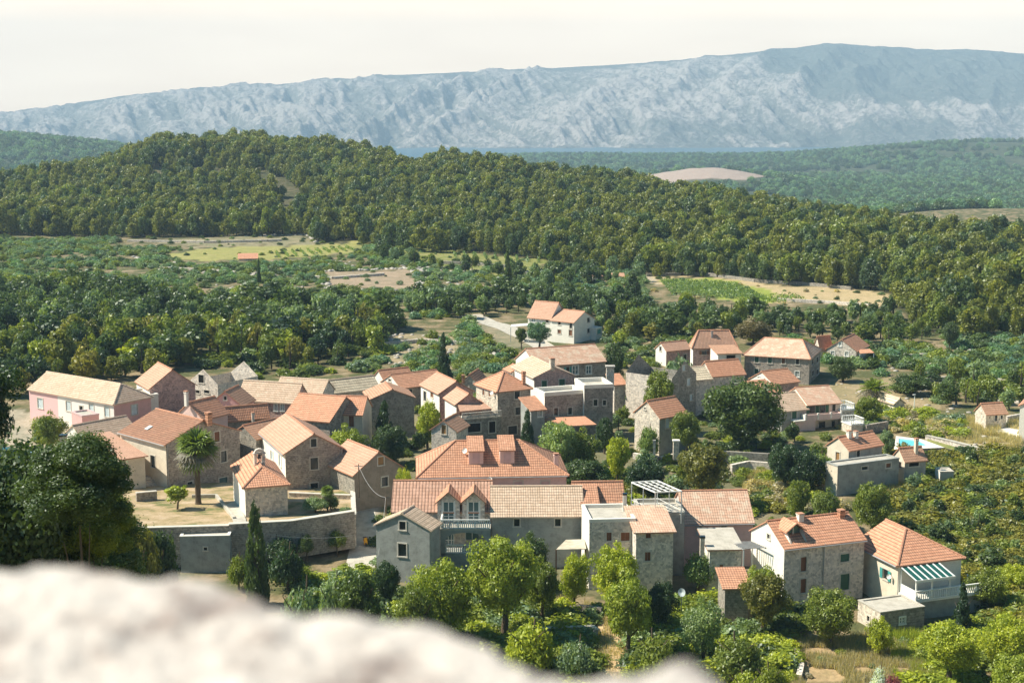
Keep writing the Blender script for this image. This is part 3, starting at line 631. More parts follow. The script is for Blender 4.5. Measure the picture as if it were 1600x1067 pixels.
H('house', 'house under broad pale tiled roof in middle of the three pale roofs', (503,614), 218, (522,600), (430,606), 'y', rise=1.7, wall='stonel', roof='t_lt', ridgem='ridgel')
H('house', 'house under long sagging stone-slab roof, rightmost of the three pale roofs', (503,614.5), 222, (592,600), (485,600), 'x', rise=1.6, wall='stonel', roof='t_st', ridgem='ridgel')
h14 = H('house', 'stone house with wide orange tiled roof, left of joined house with brown door', (515,657), 192, 9.5, (443,651), 'y', rise=2.5, wall='stoned', wallb='stone', roof='t_or')
H('house', 'narrow house with orange roof and tall brown door beside dark tall stone house', (526,645), 196, (566,646), 6.0, 'x', rise=1.9, wall='cream', roof='t_or', wins=[(529,650,6,6,'d'), (549,656,8,19,'b')])
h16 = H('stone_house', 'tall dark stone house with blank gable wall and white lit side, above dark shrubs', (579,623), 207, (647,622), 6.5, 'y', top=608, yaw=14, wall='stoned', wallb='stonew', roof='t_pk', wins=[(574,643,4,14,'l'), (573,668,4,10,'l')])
H('house', 'small house with narrow orange roof behind the white-gabled orange-roofed house', (600,593), 240, (645,588), (584,588), 'x', top=578, wall='stonel', wallb='white', roof='t_red')
h17 = H('house', 'white-gabled house with long orange roof at back, beside dark conifer', (626.5,605), 228, (697,598), (596,598), 'x', top=585, wall='stone', wallb='white', roof='t_red', wins=[(640.6,614,7,12,'d'), (609,594,4,4,'d')])
h19 = H('house', 'house with smooth pink roof and white sunlit side behind yellow-green climber', (686.6,613.5), 214, (739,612), (657.5,606), 'y', top=595, wall='stonep', wallb='white', roof='t_ps', wins=[(664,619,4,16,'d'), (675,617,4,8,'b')])
H('house', 'low red-roofed house with brick chimney behind tower-like hip-roofed house', (722,596), 240, (745,597), 6.0, 'y', rise=1.3, wall='stonel', roof='t_red', chim=[(723.5,583,592,4,'t_red')])
h20 = H('house', 'small pale house with orange gabled roof left of the veranda', (713,630), 205, (752,629), (695,624.7), 'y', top=615, wall='stonep', wallb='white', roof='t_ps', wins=[(709,657,7,8,'d','a')])
h21 = H('veranda_house', 'stone veranda house with pink lean-to roof on posts and lattice balcony', (722,655), 202, (783,650), 4.0, kind='flat', wall='stoned', cat='house', par=.08, cap='concrete', wins=[(741,668,20,14,'x'), (769,667,10,18,'x')])
H('shed', 'small stone shed with half orange and half dark red roof and ochre door', (674,669), 193, (713,672), 4.5, 'y', top=656, wall='stonel', wallb='greyp', roof='t_pk', cat='shed', wins=[(693.5,671,7,15,'y')])
h22 = H('tower_house', 'tower-like stone house with orange pyramid roof and tall brick chimney, centre of village', (777.5,609.7), 205, (829,605.5), (744,600), 'y', top=580.6, hip=(3.2,3.2), wall='stone', wallb='stonew', roof='t_or',
   wins=[(808,617,8,12,'d'), (809,642,8,12,'d'), (801,672,14,14,'k'), (755.5,613,3,9,'b'), (765,615,3,9,'b')], chim=[(818,580,599,5,'t_red')])
dish(h22, 772, 613, 7, 'b')
h23 = H('house', 'house with pale weathered roof and pinkish gable above white-edged roof terrace', (834.6,589), 213, (897.5,589), (800.5,582), 'y', top=573, wall='stonep', wallb='white', roof='t_lt', ridgem='ridgel', wins=[(850.5,600,8,11,'g2'), (878,601,9,18,'g2')], chim=[(862.5,559,574,7,'stonew')])
h25 = H('house', 'long stone house with wide orange roof at back of village, nearest the white house', (838,571), 232, (946,566), (806,566), 'x', rise=2.2, wall='stone', wallb='white', roof='t_wt', wins=[(899,578,9,14,'wt'), (920,577.6,8,13,'wt'), (887,579,5,12,'ot')])
H('annex', 'little white annex with low orange roof at left end of long orange roof', (800,580), 222, 3.0, (788,575), 'y', rise=.5, wall='white', roof='t_or', cat='annex')
h24 = H('terraced_house', 'two-storey stone block with white-edged roof terrace, below weathered pale roof', (851,614), 203, (913,609.5), (834,607), kind='flat', wall='stone', wallb='white', par=.5, wins=[(868.7,643,6,12,'d'), (890.7,642,6,11,'d')])
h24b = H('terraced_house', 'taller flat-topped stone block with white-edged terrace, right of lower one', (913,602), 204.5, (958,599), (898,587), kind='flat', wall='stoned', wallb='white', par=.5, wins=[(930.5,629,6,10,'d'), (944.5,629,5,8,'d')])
H('annex', 'narrow annex with small dark red lean-to roof between tower-like house and terrace block', (830,640), 201, (851,638), 3.5, kind='shed', ridge='y+', rise=1.1, wall='greyp', roof='t_red', cat='annex', wins=[(844,645,6,10,'wt')])
H('cottage', 'tiny red-roofed lean-to between stone pillar and ruined stone block', (960,600), 222, (977,599), 3.0, kind='shed', ridge='y+', rise=1.0, wall='stonel', roof='t_or', cat='shed')
h29 = H('ruined_house', 'large roofless ruin with pierced gable and broken pale end wall, behind leafy tree', (1050,590), 216, (1088,577), (978,577), 'y', top=562, wall='stoned', wallb='stonel', cat='ruin', noroof=True, wins=[(1068.6,575,5,9,'l'), (1076,597,5,11,'l'), (1080,621,4,9,'l')])
h30 = H('house', 'small white-gabled house with orange roof and round attic hole, left of the great dark tree', (1030.5,651), 196, (1073,640), (992,638), 'x', top=625.6, wall='greyp', wallb='stonew', roof='t_or', wins=[(1043,661,6,16,'l'), (1008,638,3,3,'d')])
H('cottage', 'low pale-roofed cottage with one dark door left of pink-roofed tall house', (1041,547), 268, (1079,545), (1024.5,545), 'x', top=535, wall='stonep', wallb='white', roof='t_ps', wins=[(1070,558,5,9,'d'), (1032,545,3,7,'d')])
h32 = H('house', 'tall house with smooth pink clipped roof and white side wall, back right of village', (1083,539.5), 258, (1151,539), (1079,537), 'x', rise=2.6, hip=(1.2,1.2), wall='stonep', wallb='white', roof='t_ps', wins=[(1100.5,551,7,6,'ob'), (1117,553,6,11,'w')], chim=[(1112.5,517,526,2.5,'metal')], yaw=2)
H('annex', 'white porch annex with flat orange canopy roof, right side of tall pink-roofed house', (1122,552), 251, (1158,551), 4.5, kind='shed', ridge='y+', rise=.7, wall='white', roof='t_pk', cat='annex', wins=[(1142,560,14,11,'x')])
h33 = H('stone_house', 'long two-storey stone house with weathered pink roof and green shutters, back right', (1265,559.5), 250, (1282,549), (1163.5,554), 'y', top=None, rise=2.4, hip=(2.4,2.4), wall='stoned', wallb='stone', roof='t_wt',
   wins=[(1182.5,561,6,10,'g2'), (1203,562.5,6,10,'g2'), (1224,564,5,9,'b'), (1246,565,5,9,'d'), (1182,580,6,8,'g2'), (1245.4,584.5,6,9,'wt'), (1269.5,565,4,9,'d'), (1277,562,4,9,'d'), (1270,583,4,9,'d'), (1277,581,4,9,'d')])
h34 = H('stone_house', 'detached stone house with red roof and white-framed windows at right rear edge', (1338,547.4), 272, (1357,541), (1292,544.5), 'x', top=530, wall='stonel', wallb='stonel', roof='t_red', wins=[(1312.5,538,4,6,'w'), (1301,552,5,7,'w'), (1323,553,5,7,'w')])
H('annex', 'low orange-roofed wing on left of the detached red-roofed stone house', (1281,542), 275, (1300,541), (1272,541), 'x', rise=2.0, wall='stonel', roof='t_red', cat='annex')
h35 = H('house', 'house with bright orange roof just above the great dark tree', (1113,586), 226, (1164,580), (1090,575), 'x', top=None, rise=1.9, wall='stonel', roof='t_or')
H('house', 'low house with grey stone-slab roof between pierced ruin gable and bright orange roof', (1088,592), 222, (1112,590), 5.0, 'x', rise=1.5, wall='stonel', roof='t_st', ridgem='ridgel')
h36 = H('house', 'small house with white gable and orange roof in front of long stone house', (1209,599), 228, (1248,594), (1172,590), 'x', top=580, wall='stonep', wallb='white', roof='t_red', wins=[(1186,590,4,4,'w')])
H('cottage', 'low orange lean-to roof below the small white-gabled house, right of the great tree', (1190,615), 221, (1220,612), 4.5, kind='shed', ridge='y+', rise=1.2, wall='cream', roof='t_red')
h38 = H('house', 'two-storey house with pink balcony and orange roof, right of the great dark tree', (1262,631), 212, (1313,624), 7.5, 'x', rise=1.9, wall='cream', wallb='white', roof='t_wt', yaw=18, wins=[(1269,637,9,13,'Dog'), (1285,634.5,9,13,'Dog'), (1303,631,5,12,'d'), (1284,668,10,20,'Dd'), (1302,663,5,12,'d')])
h38b = H('house', 'house half hidden by great tree with half pale and half orange roof and green shutter', (1222,641), 210, (1262,637), 7.0, 'x', rise=1.9, wall='greyp', roof='t_lt', ridgem='ridgel', wins=[(1241,647,7,13,'g2')])
h39 = H('house', 'small white-gabled house with orange roof and twin chimneys, left of swimming pool', (1326.3,701.6), 182, (1378.5,693), (1293,694), 'x', top=682, wall='greyp', wallb='cream', roof='t_or', wins=[(1341,708.7,5,10,'d'), (1309,713,6,14,'y')], chim=[(1326,672,683,6,'white'), (1337,673,683,6,'white')])
h40 = H('terraced_house', 'plain concrete lower storey with flat slab roof under small white-gabled house', (1309,728), 176, (1405,716), (1290,722), kind='flat', wall='greyp', wallb='cream', par=.12, cap='greyp', wins=[(1351,731,9,5,'d'), (1388,727,7,7,'b')])
h41 = H('outbuilding', 'open-fronted summer kitchen with orange roof and slim tall chimney, below swimming pool', (1414,718), 181, (1447,716), (1396,712), 'x', rise=1.3, wall='greyp', wallb='cream', roof='t_pk', cat='outbuilding', wins=[(1428,723,15,9,'x'), (1404,725,9,10,'x')], chim=[(1431,684,707,5,'cream')])
H('outbuilding', 'little white hut with orange roof and two dark openings beside white yard at right edge', (1541,645), 212, (1573,643), 2.8, 'x', rise=1.2, wall='stonew', roof='t_pk', cat='hut', wins=[(1556,653,4,9,'d'), (1565,651.5,3,6,'d')])
H('house', 'white house cut off by the right edge of the photo, with red roof', (1594,632), 205, 8, 7.0, 'y', rise=2.2, wall='white', roof='t_red', yaw=-28)
H('outbuilding', 'low rubble stone shed with pale slab roof beside the spreading dry palm', (1398,629), 226, (1413,626), (1366,617), 'y', rise=.7, wall='stonel', wallb='stonel', roof='t_st', cat='shed', ridgem='ridgel')
H('outbuilding', 'lone concrete cube standing in the scrub below the swimming pool', (1469,737), 181, 1.8, 2.2, kind='flat', wall='concrete', wallb='white', par=.02, cap='concrete', cat='hut', wallh=2.2)
# ---- front rows
h50 = H('house', 'brown plastered house with pink roof and two white-framed gable windows, beside the alley', (553.5,740), 169, (629,729), (507,722), 'y', top=705, wall='brownp', wallb='stoned', roof='t_ps', wins=[(595,720,9,13,'y'), (601,752,10,15,'d')])
h51 = H('stone_house', 'rubble stone house with pink roof and three stacked gable windows, behind the chapel', (445.6,707), 172, (535.6,704), (406,693), 'y', top=677, wall='stone', wallb='white', roof='t_ps', wins=[(490,691.6,9,13,'d'), (491,724,12,19,'d'), (491,760,12,12,'d'), (438,720,4,18,'l'), (425,712,4,14,'l')])
h52 = H('chapel', 'small chapel of pale coursed stone with pink hipped roof and bell arch', (382.6,759), 155, (449,755), (363.5,734), 'y', top=728.7, hip=(3.0,0), wall='stonew', wallb='white', roof='t_or', cat='chapel', wallh=4.0)
h53 = H('house', 'big pink house with red hipped roof and two pink roof dormers, village centre front', (654,743), 160, (885,741.5), 9.5, 'x', top=None, rise=3.0, hip=(4.4,5.2), wall='pinkl', wallb='white', roof='t_red', wins=[(810,758,13,14,'p'), (852,758,13,14,'p')], chim=[(869,707,727,7,'pinkl')], yaw=4)
h55 = H('house', 'grey plastered gable house with pale tiled roof and two dark windows, bottom of alley', (671,826), 144.5, (687,800), (587.5,827), 'x', top=801, wall='greyp', wallb='greyp', roof='t_corl', ridgem='ridgel', wins=[(629,821,10,14,'d','b'), (628.6,859,13,21,'d','b')], yaw=71)
h54 = H('house', 'stone house with two gabled dormers above a white balustraded balcony, bottom centre', (613,796), 151, (767,795), 7.0, 'x', rise=2.4, wall='stonel', roof='t_cor', yaw=0)
h56 = H('stone_house', 'long stone house with pale mottled tile roof, right of the balustraded balcony', (768,804), 150, (911,803), 7.0, 'x', rise=2.3, wall='greyp', roof='t_lt', yaw=1, ridgem='ridgel', wins=[(807.5,816,9,12,'d'), (871.6,816,9,12,'d')])
h57 = H('house', 'small house with dark red tiled roof and brown roof door, left of pergola terrace', (899,801), 152, (977,797), 6.5, 'x', rise=2.7, wall='stonel', roof='t_red', yaw=3)
h58 = H('terraced_house', 'blue-grey coursed stone block with sunny white roof terrace, bottom centre right', (921,812), 143, (993,807), (909,803), kind='flat', wall='stonel', wallb='white', par=.3, yaw=5, wins=[(951.7,838,8,14,'b'), (977,838,14,14,'b')])
h58b = H('stone_house', 'stone house wing with small orange lean-to roof and two small brown windows', (994,830), 141, (1052,825), 5.8, kind='shed', ridge='y+', rise=1.0, wall='stonel', roof='t_wt', yaw=5, wins=[(1013,836,8,8,'b'), (1012,869,9,15,'b')])
h58c = H('terraced_house', 'grey concrete terrace block carrying the white steel pergola', (1000,801), 147, (1070,806), 5.5, kind='flat', wall='greyp', par=.3, yaw=2, cap='concrete')
h59 = H('house', 'pale pink house with wide orange roof right of white pergola', (1070,815), 150, (1177,811.5), 7.4, 'x', rise=2.5, wall='pinkl', wallb='pinkl', roof='t_wt', yaw=4, wins=[(1093,829,8,13,'l'), (1131,827,9,12,'d')])
h60 = H('outbuilding', 'low stone outbuilding with plain grey slab roof and one brown window, below pink house', (1109,857), 141, (1159,857.4), 5.5, kind='shed', ridge='y+', rise=.5, wall='stonel', wallb='white', roof='concrete', cat='outbuilding', yaw=3, wins=[(1127,886,6,9,'b')])
h61 = H('stone_house', 'three-level pale stone house with orange roof, cut-in dormer and green door, lower right', (1225.8,854.3), 138, (1351,844), (1174,833.6), 'x', top=813, wall='stonel', wallb='white', roof='t_or',
   wins=[(1255.5,881,9,24,'b'), (1255,915,9,24,'b'), (1320,871,14,13,'g2'), (1320,908.7,14,27,'Dg2'), (1201,838,4,8,'d')], chim=[(1250,801,812,9,'white'), (1314,795,806,9,'t_red')])
h62 = H('house', 'lower right house with broad orange hipped roof, teal shutters and white balustraded terrace', (1403.7,880), 137, (1502.5,869), (1336,848), 'y', top=825, hip=(4.3,0), wall='white', wallb='cream', roof='t_or', wins=[(1384,897,8,17,'ot'), (1473,890,6,9,'t')])
h63 = H('outbuilding', 'old flat-roofed stone outbuilding with crumbling parapet, in front of hipped orange roof', (1375.7,956.7), 131, (1445,948), (1341,938.4), kind='flat', wall='stoned', wallb='stonew', par=.06, cap='concrete', cat='outbuilding', wins=[(1410,969,8,11,'wt'), (1357,966,4,9,'d')])
h64 = H('outbuilding', 'low garage-like shed with bare flat roof under the palm lawn', (281,838), 148, (358.5,834), 4.5, kind='flat', wall='greyp', par=.04, cap='white', cat='shed', yaw=4, wins=[(321,857,5,5,'x')])
H('outbuilding', 'dim stone lean-to with red tiled roof in the shade below slab-roofed outbuilding', (1133,917), 134, (1170,915), 3.4, kind='shed', ridge='y+', rise=.8, wall='stoned', roof='t_red', cat='shed', yaw=3)
h65 = H('white_house', 'white rendered house with pink roof, right half of the white pair beyond village', (897,503), 296, (929,497), (861,499.5), 'y', top=486.5, wall='bluew' if False else 'white', wallb='white', roof='t_ps', wins=[(919.5,500,4,7,'d'), (919.5,517,4,7,'d'), (874,501,4,5,'d'), (892,504,4,9,'d'), (874,518,5,6,'b'), (891.5,520,5,9,'b')])
h65b = H('white_house', 'white rendered house with pink roof, left half of the white pair beyond village', (861,497), 300, (884,492), (825,494), 'y', rise=3.0, wall='white', wallb='white', roof='t_ps', wins=[(833,499,6,7,'w'), (855,501,4,6,'d'), (846,516,4,6,'d')])
H('hut', 'tiny teal shed beside right wall of the white pair of houses', (931,513), 300, (941,511), 3.0, kind='flat', wall='white', par=.02, cat='shed', cap='wpaint', wallh=2.6, wins=[(936,518,6,7,'t')])
H('hut', 'lonely red-roofed field hut on the far left slope beside a slim cypress', (373,404), 470, (402,403.5), 4.5, kind='shed', ridge='y+', rise=1.2, wall='stonel', roof='t_or', cat='hut', wallh=2.2)
H('hut', 'small white field hut with pink gabled roof left of the vineyard', (926,431), 412, (943,431), 4.0, 'x', rise=1.2, wall='white', roof='t_pk', cat='hut', wallh=2.2)
H('hut', 'small flat pink-roofed field shelter just right of the white field hut', (958,432), 412, (975,432), 3.5, kind='shed', ridge='y+', rise=.6, wall='stonel', roof='t_pk', cat='hut', wallh=1.8)
TZ = lambda Y: -43.9-.083*(Y-150)
def on_terrace(px, py):
    Y = 150.
    for _ in range(40): s = -at(px, py, 1.0).z; Y = (43.9-12.45)/(s-.083)
    return at(px, py, Y)
# ------------------------------------------------------------------ trees and bushes
def leaves(cs, nl, sz, r, flat=0., axis=None, jit=.35, zmin=-9):
    """leaf faces spread over clump shells: cs (n,4) centre+radius"""
    cs = np.asarray(cs, float); w = cs[:,3]**2; idx = r.choice(len(cs), nl, p=w/w.sum()); c = cs[idx]
    d = r.normal(size=(nl,3)); d[:,2] = d[:,2]*.9+.15; d /= np.linalg.norm(d, axis=1)[:,None]
    p = c[:,:3] + d*(c[:,3]*(.35+.85*np.sqrt(r.random(nl))+(r.random(nl) < .12)*r.random(nl)*.5))[:,None]
    n = d + r.normal(size=(nl,3))*.55; n[:,2] += flat; n /= np.linalg.norm(n, axis=1)[:,None]
    a = np.cross(n, r.normal(size=(nl,3))); a /= np.linalg.norm(a, axis=1)[:,None]; b = np.cross(n, a)
    s = sz*(.6+.8*r.random(nl)); a *= s[:,None]; b *= (s*.62)[:,None]
    V = np.stack([p-a, p-b*.9, p+a, p+b*.9], 1); k = p[:,2] > zmin; V = V[k]
    cl = r.random(len(cs))*.75; tint = np.repeat(np.clip(cl[idx][k]*.7+r.random(k.sum())*.45, 0, 1), 4)
    return V.reshape(-1,3), tint
def crown_shape(kind, r):
    cs = []
    if kind in ('round', 'wide', 'bush'):
        n = {'round': 84, 'wide': 120, 'bush': 40}[kind]; lob = [r.normal(size=3) for _ in range(7)]; lob = [l_/np.linalg.norm(l_) for l_ in lob]; la = r.uniform(.62, 1.0, 7)
        for i in range(n):
            d = r.normal(size=3); d /= np.linalg.norm(d); d[2] = d[2]*.9+.12; k_ = int(np.argmax([float(d@l_) for l_ in lob])); q = d*(.45+.42*r.random())*la[k_]; rr = .10+.13*r.random()*(1.2 if kind == 'bush' else 1)
            if kind == 'bush': rr += .08; q[2] = abs(q[2])*1.1-.5
            cs.append((*q, rr))
        for i in range(6): cs.append((*(r.normal(size=3)*.2), .36))
    elif kind == 'pine':
        for i in range(30):
            z = -.75+1.6*r.random(); m = .78*math.sqrt(max(.05, 1-((z+.25)/1.12)**2)); a = r.random()*2*PI; q = m*(.45+.55*r.random())
            cs.append((math.cos(a)*q, math.sin(a)*q, z, .16+.16*r.random()))
        for i in range(4): cs.append((0, 0, -.5+.4*i, .36))
    elif kind == 'cypress':
        for i in range(60):
            z = -1+2*r.random(); m = .55*(1-((z+1)/2)**2.2)+.06; a = r.random()*2*PI; cs.append((math.cos(a)*m, math.sin(a)*m, z, .13+.2*(1-(z+1)/2)))
    elif kind == 'conifer':
        for i in range(44):
            z = -1+2*r.random(); m = .85*(1-(z+1)/2)*(.5+.5*r.random())+.03; a = r.random()*2*PI; cs.append((math.cos(a)*m, math.sin(a)*m, z, .14+.13*(1-(z+1)/2)))
        for i in range(5): cs.append((0, 0, -.8+.35*i, .32-.04*i))
    return cs
CR = {}
def crown(key, kind, seed, nl, sz):
    r = np.random.default_rng(seed); V, t = leaves(crown_shape(kind, r), nl, sz, r); Q = np.arange(len(V)).reshape(-1,4)
    me = np_mesh('crown', V, Q, mats=[L['green']], attrs={'tint': ('FLOAT','POINT', t)}); CR.setdefault(key, []).append(me); return me
for i in range(4): crown('round', 'round', 10+i, 15000, .042)
for i in range(2): crown('wide', 'wide', 20+i, 26000, .034)
for i in range(3): crown('bush', 'bush', 30+i, 7000, .055)
for i in range(2): crown('pineN', 'pine', 40+i, 9000, .06)
crown('cypress', 'cypress', 50, 9000, .06); crown('conifer', 'conifer', 51, 6000, .075)
for i in range(3): crown('mid', 'round', 60+i, 1500, .13)
for i in range(3): crown('lowb', 'bush', 70+i, 520, .19)
def trunk_mesh(seed, limbs=5, lean=.1):
    r = random.Random(seed); b = MB(); tx, ty = r.uniform(-lean, lean), r.uniform(-lean, lean)
    b.tube([(0,0,-.06), (tx*.3,ty*.3,.25), (tx*.7,ty*.7,.55), (tx,ty,.9)], [.042,.03,.024,.01], 8, M['bark'])
    for i in range(limbs):
        a = 2*PI*i/limbs+r.uniform(-.4,.4); z = .28+.07*i; l = .26+.1*r.random(); b.tube([(tx*z,ty*z,z), (math.cos(a)*l*.5,math.sin(a)*l*.5,z+.1), (math.cos(a)*l,math.sin(a)*l,z+.27)], [.018,.012,.005], 6, M['bark'])
    o = b.build('trunk'); me = o.data; bpy.data.objects.remove(o); return me
TRK = [trunk_mesh(i) for i in range(4)]
def tree(name, label, px, base, top, w, key='round', leaf='green', Y=None, cbot=.22, group=None, cat='tree', rz=None, lean=0, seed=None, terrace=False, tr=1.):
    g = ground(px, base) if Y is None else at(px, base, Y)
    if Y is not None:
        if terrace: g = on_terrace(px, base)
        else: g.z = float(terr(g.x, g.y))
    Yd = g.y; hgt = max(.8, z_for(g.x, g.y, top)-g.z)*1.01; rad = w/2*Yd/F; seed = seed if seed is not None else int(px*7+base)
    root = empty(name, g, 0); tag(root, label, cat, group)
    me = CR[key][seed % len(CR[key])]; c = bpy.data.objects.new('crown', me); COL.objects.link(c); c.parent = root
    cz0 = hgt*cbot; c.location = (lean*hgt, 0, (cz0+hgt)/2); c.scale = (rad*1.06, rad*1.06, (hgt-cz0)/2*1.04); c.rotation_euler = (0,0,rz if rz is not None else (seed*1.7) % 6.28)
    c.material_slots[0].link = 'OBJECT'; c.material_slots[0].material = L[leaf]
    t = bpy.data.objects.new('trunk', TRK[seed % 4]); COL.objects.link(t); t.parent = root; s = min(max(hgt, rad*1.1), rad*2.3) if cbot < .3 else max(hgt, rad*1.1); t.scale = (s*1.1*tr, s*1.1*tr, hgt*.92); return root
def palm(name, label, px, base, top, w, Y=None, fan=True, cat='palm tree', dry=.3):
    g = on_terrace(px, base) if px < 600 else ground(px, base); Yd = g.y; hgt = (base-top)*Yd/F; R = w/2*Yd/F; root = empty(name, g); tag(root, label, cat)
    r = random.Random(int(px)); zc = hgt-R*.85; b = MB(); n = 9
    b.tube([(0,0,-.5+(zc+.5)*i/n) for i in range(n+1)], [R*.13*(1.4 if i == 0 else (1+.1*(i % 2))*(.9-.02*i)) for i in range(n+1)], 10, M['bark']); b.build('trunk', None, root)
    live, dead = MB(), MB()
    for i in range(130):
        a = r.random()*2*PI; el = -1.25+2.65*(i/130)**.7; l = R*(.55+.35*r.random()); d = Vector((math.cos(a)*math.cos(el), math.sin(a)*math.cos(el), math.sin(el)))
        isdead = el < -1.0+dry*2.2 and r.random() < .85; mb = dead if isdead else live; m = L['drypalm'] if isdead else L['lime']; p0 = Vector((0,0,zc)); side = d.cross(Vector((0,0,1))).normalized(); up = side.cross(d)
        p1 = p0+d*l*.5; mb.bar(p0, p1, R*.03, R*.02, m)
        if fan:
            for k in range(9):
                t = (k-4)/4*1.1; dd = (d*math.cos(t)+side*math.sin(t)).normalized(); tip = p1+dd*l*.75+Vector((0,0,-.20*l*abs(t)-.12*l)); mid = p1+dd*l*.38; w_ = side*math.cos(t)-d*math.sin(t); w_ = w_*R*.05
                mb.face([p1, mid-w_, tip, mid+w_], m)
        else:
            prev = p0
            for k in range(1, 8):
                q = p0+d*l*1.5*k/7+Vector((0,0,-.55*l*(k/7)**2)); mb.bar(prev, q, R*.025, R*.02, m)
                for s in (-1, 1):
                    tip = q+side*s*R*.26*(1-.5*k/7)+d*R*.12+Vector((0,0,-R*.10)); mb.face([q, q+d*R*.05, tip, q-d*R*.04], m)
                prev = q
    live.build('fronds', None, root); dead.build('dry_fronds', None, root); return root
def rock_mesh(seed, sub=2, amp=.35):
    r = random.Random(seed); bm = bmesh.new(); bmesh.ops.create_icosphere(bm, subdivisions=sub, radius=1)
    for v in bm.verts:
        n = sum(math.sin(v.co.dot(Vector((r.uniform(-3,3), r.uniform(-3,3), r.uniform(-3,3))))+k) for k in range(4))/4; v.co *= 1+amp*n
    me = bpy.data.meshes.new('rock'); bm.to_mesh(me); bm.free(); me.materials.append(M['rock']); return me
T = tree
# ---- trees one can point at in the village (pixel of the foot, top, width)
T('tree', 'huge dark walnut-like tree with broad crown in middle right of village', 1158, 712, 583, 142, 'wide', 'oak', Y=198, cbot=0)
T('tree', 'rounded ochre-green tree just above pale pink house with wide orange roof', 1101, 772, 684, 96, 'round', 'ochre', Y=172, cbot=.04)
T('tree', 'leafy green tree growing in front of the roofless ruin', 1027, 634, 572, 60, 'round', 'green', Y=209, cbot=.1)
T('tree', 'small tree against right wall of white-gabled orange-roofed house', 1072, 690, 640, 52, 'round', 'green', Y=193)
T('conifer_tree', 'dark slender conifer behind the red-roofed houses, back centre', 693, 610, 528, 32, 'conifer', 'dark', Y=250, cbot=.05)
T('tree', 'young tree with visible stem in front of the left white house', 842, 552, 502, 40, 'round', 'teal', Y=288)
T('tree', 'smaller leaning tree left of the young tree, before the white houses', 815, 550, 510, 24, 'round', 'oak', Y=289)
T('yew_tree', 'near-black columnar yew against the tower-like house', 824, 692, 643, 24, 'cypress', 'dark', Y=200, cbot=0)
T('tree', 'dark conifer-like shrub climbing the blank wall of tall dark stone house', 601, 700, 634, 48, 'conifer', 'dark', Y=198, cbot=0)
T('tree', 'dark green tree in front of the tall dark stone house, left of stone shed', 612, 726, 662, 66, 'round', 'oak', Y=190, cbot=0)
T('tree', 'bright yellow-green tree between orange-roofed row and stone gable house', 540, 704, 664, 74, 'round', 'lime', Y=186, cbot=0)
T('climber', 'yellow-green climber mound right of tall dark stone house', 668, 683, 622, 48, 'round', 'lime', Y=200, cbot=0, cat='climbing plant')
T('shrub', 'small lime shrub beside left corner of the big pink house', 630, 768, 727, 34, 'round', 'lime', Y=163, cbot=0, cat='shrub')
T('tree', 'grey-green olive-like tree left of the pair above big pink roof', 868, 742, 656, 74, 'round', 'olive', Y=182, cbot=.02)
T('tree', 'mid-green tree behind the grey-green one, under the porch roof', 905, 745, 668, 70, 'round', 'green', Y=184, cbot=.02)
T('tree', 'light green tree with loose crown between big pink house and vine-hung posts', 965, 738, 674, 50, 'round', 'lime', Y=181, cbot=.05)
T('climber', 'vine hanging over stone posts below the small white-gabled house', 1012, 706, 650, 36, 'bush', 'vine', Y=192, cbot=.1, cat='vine')
T('tree', 'round leafy tree beside the long pink house at left', 76, 704, 643, 62, 'round', 'green', Y=196, cbot=.02)
T('tree', 'slim pale green sapling on the dry lawn under the palm', 277, 795, 755, 46, 'mid', 'lime', Y=154, cbot=.25, terrace=True)
T('cypress_tree', 'tall pointed dark cypress in front of the terrace wall', 402, 936, 795, 44, 'cypress', 'oak', Y=138, cbot=0)
T('shrub', 'silvery shrub in the walled garden right of the chapel', 493, 800, 768, 42, 'bush', 'olive', Y=160, cbot=0, cat='shrub', terrace=True)
T('shrub', 'low grey-green shrub beside the small garden palm', 517, 796, 766, 36, 'bush', 'oak', Y=164, cbot=0, cat='shrub', terrace=True)
T('shrub', 'round bush at right end of the walled garden', 540, 806, 786, 24, 'bush', 'olive', Y=158, cbot=0, cat='shrub', terrace=True)
T('tree', 'big yellow-green tree with dark trunk in front of the balustraded house', 786, 972, 826, 128, 'wide', 'lime', Y=129, cbot=.12)
T('tree', 'broad ochre-green tree left of the dark-trunked tree, above the blurred rock', 690, 965, 862, 112, 'wide', 'lime', Y=127, cbot=0)
T('tree', 'olive-green bushy tree nearest the blurred rock, lower centre left', 655, 990, 902, 84, 'round', 'green', Y=122, cbot=0)
T('tree', 'dark green tree below the grey gable house', 563, 962, 878, 92, 'round', 'oak', Y=126, cbot=0)
T('fig_tree', 'dark fig tree against the gable house wall, right of alley foot', 605, 930, 868, 50, 'round', 'dark', Y=138, cbot=0)
T('fig_tree', 'dark fig tree in front of the long stone house with mottled tile roof', 832, 900, 830, 58, 'round', 'oak', Y=143, cbot=0)
T('tree', 'lower dark-green tree behind right shoulder of dark-trunked tree', 846, 950, 868, 62, 'round', 'green', Y=134, cbot=.05)
T('tree', 'small light green tree in front of ribbed lean-to roof', 896, 926, 862, 52, 'round', 'lime', Y=137, cbot=.1)
T('tree', 'leaning lime-green tree with black trunk before the blue-grey stone block', 962, 962, 846, 82, 'round', 'lime', Y=131, cbot=.28)
T('tree', 'tall loose green tree standing on the path edge, lower centre right', 980, 1000, 892, 88, 'round', 'lime', Y=124, cbot=.12)
T('shrub', 'big rounded green bush beside the sunken garden bed', 828, 1024, 950, 94, 'bush', 'lime', Y=120, cbot=0, cat='shrub')
T('shrub', 'medium bush with grey-green leaves right of the big rounded bush', 900, 1034, 978, 66, 'bush', 'olive', Y=119, cbot=0, cat='shrub')
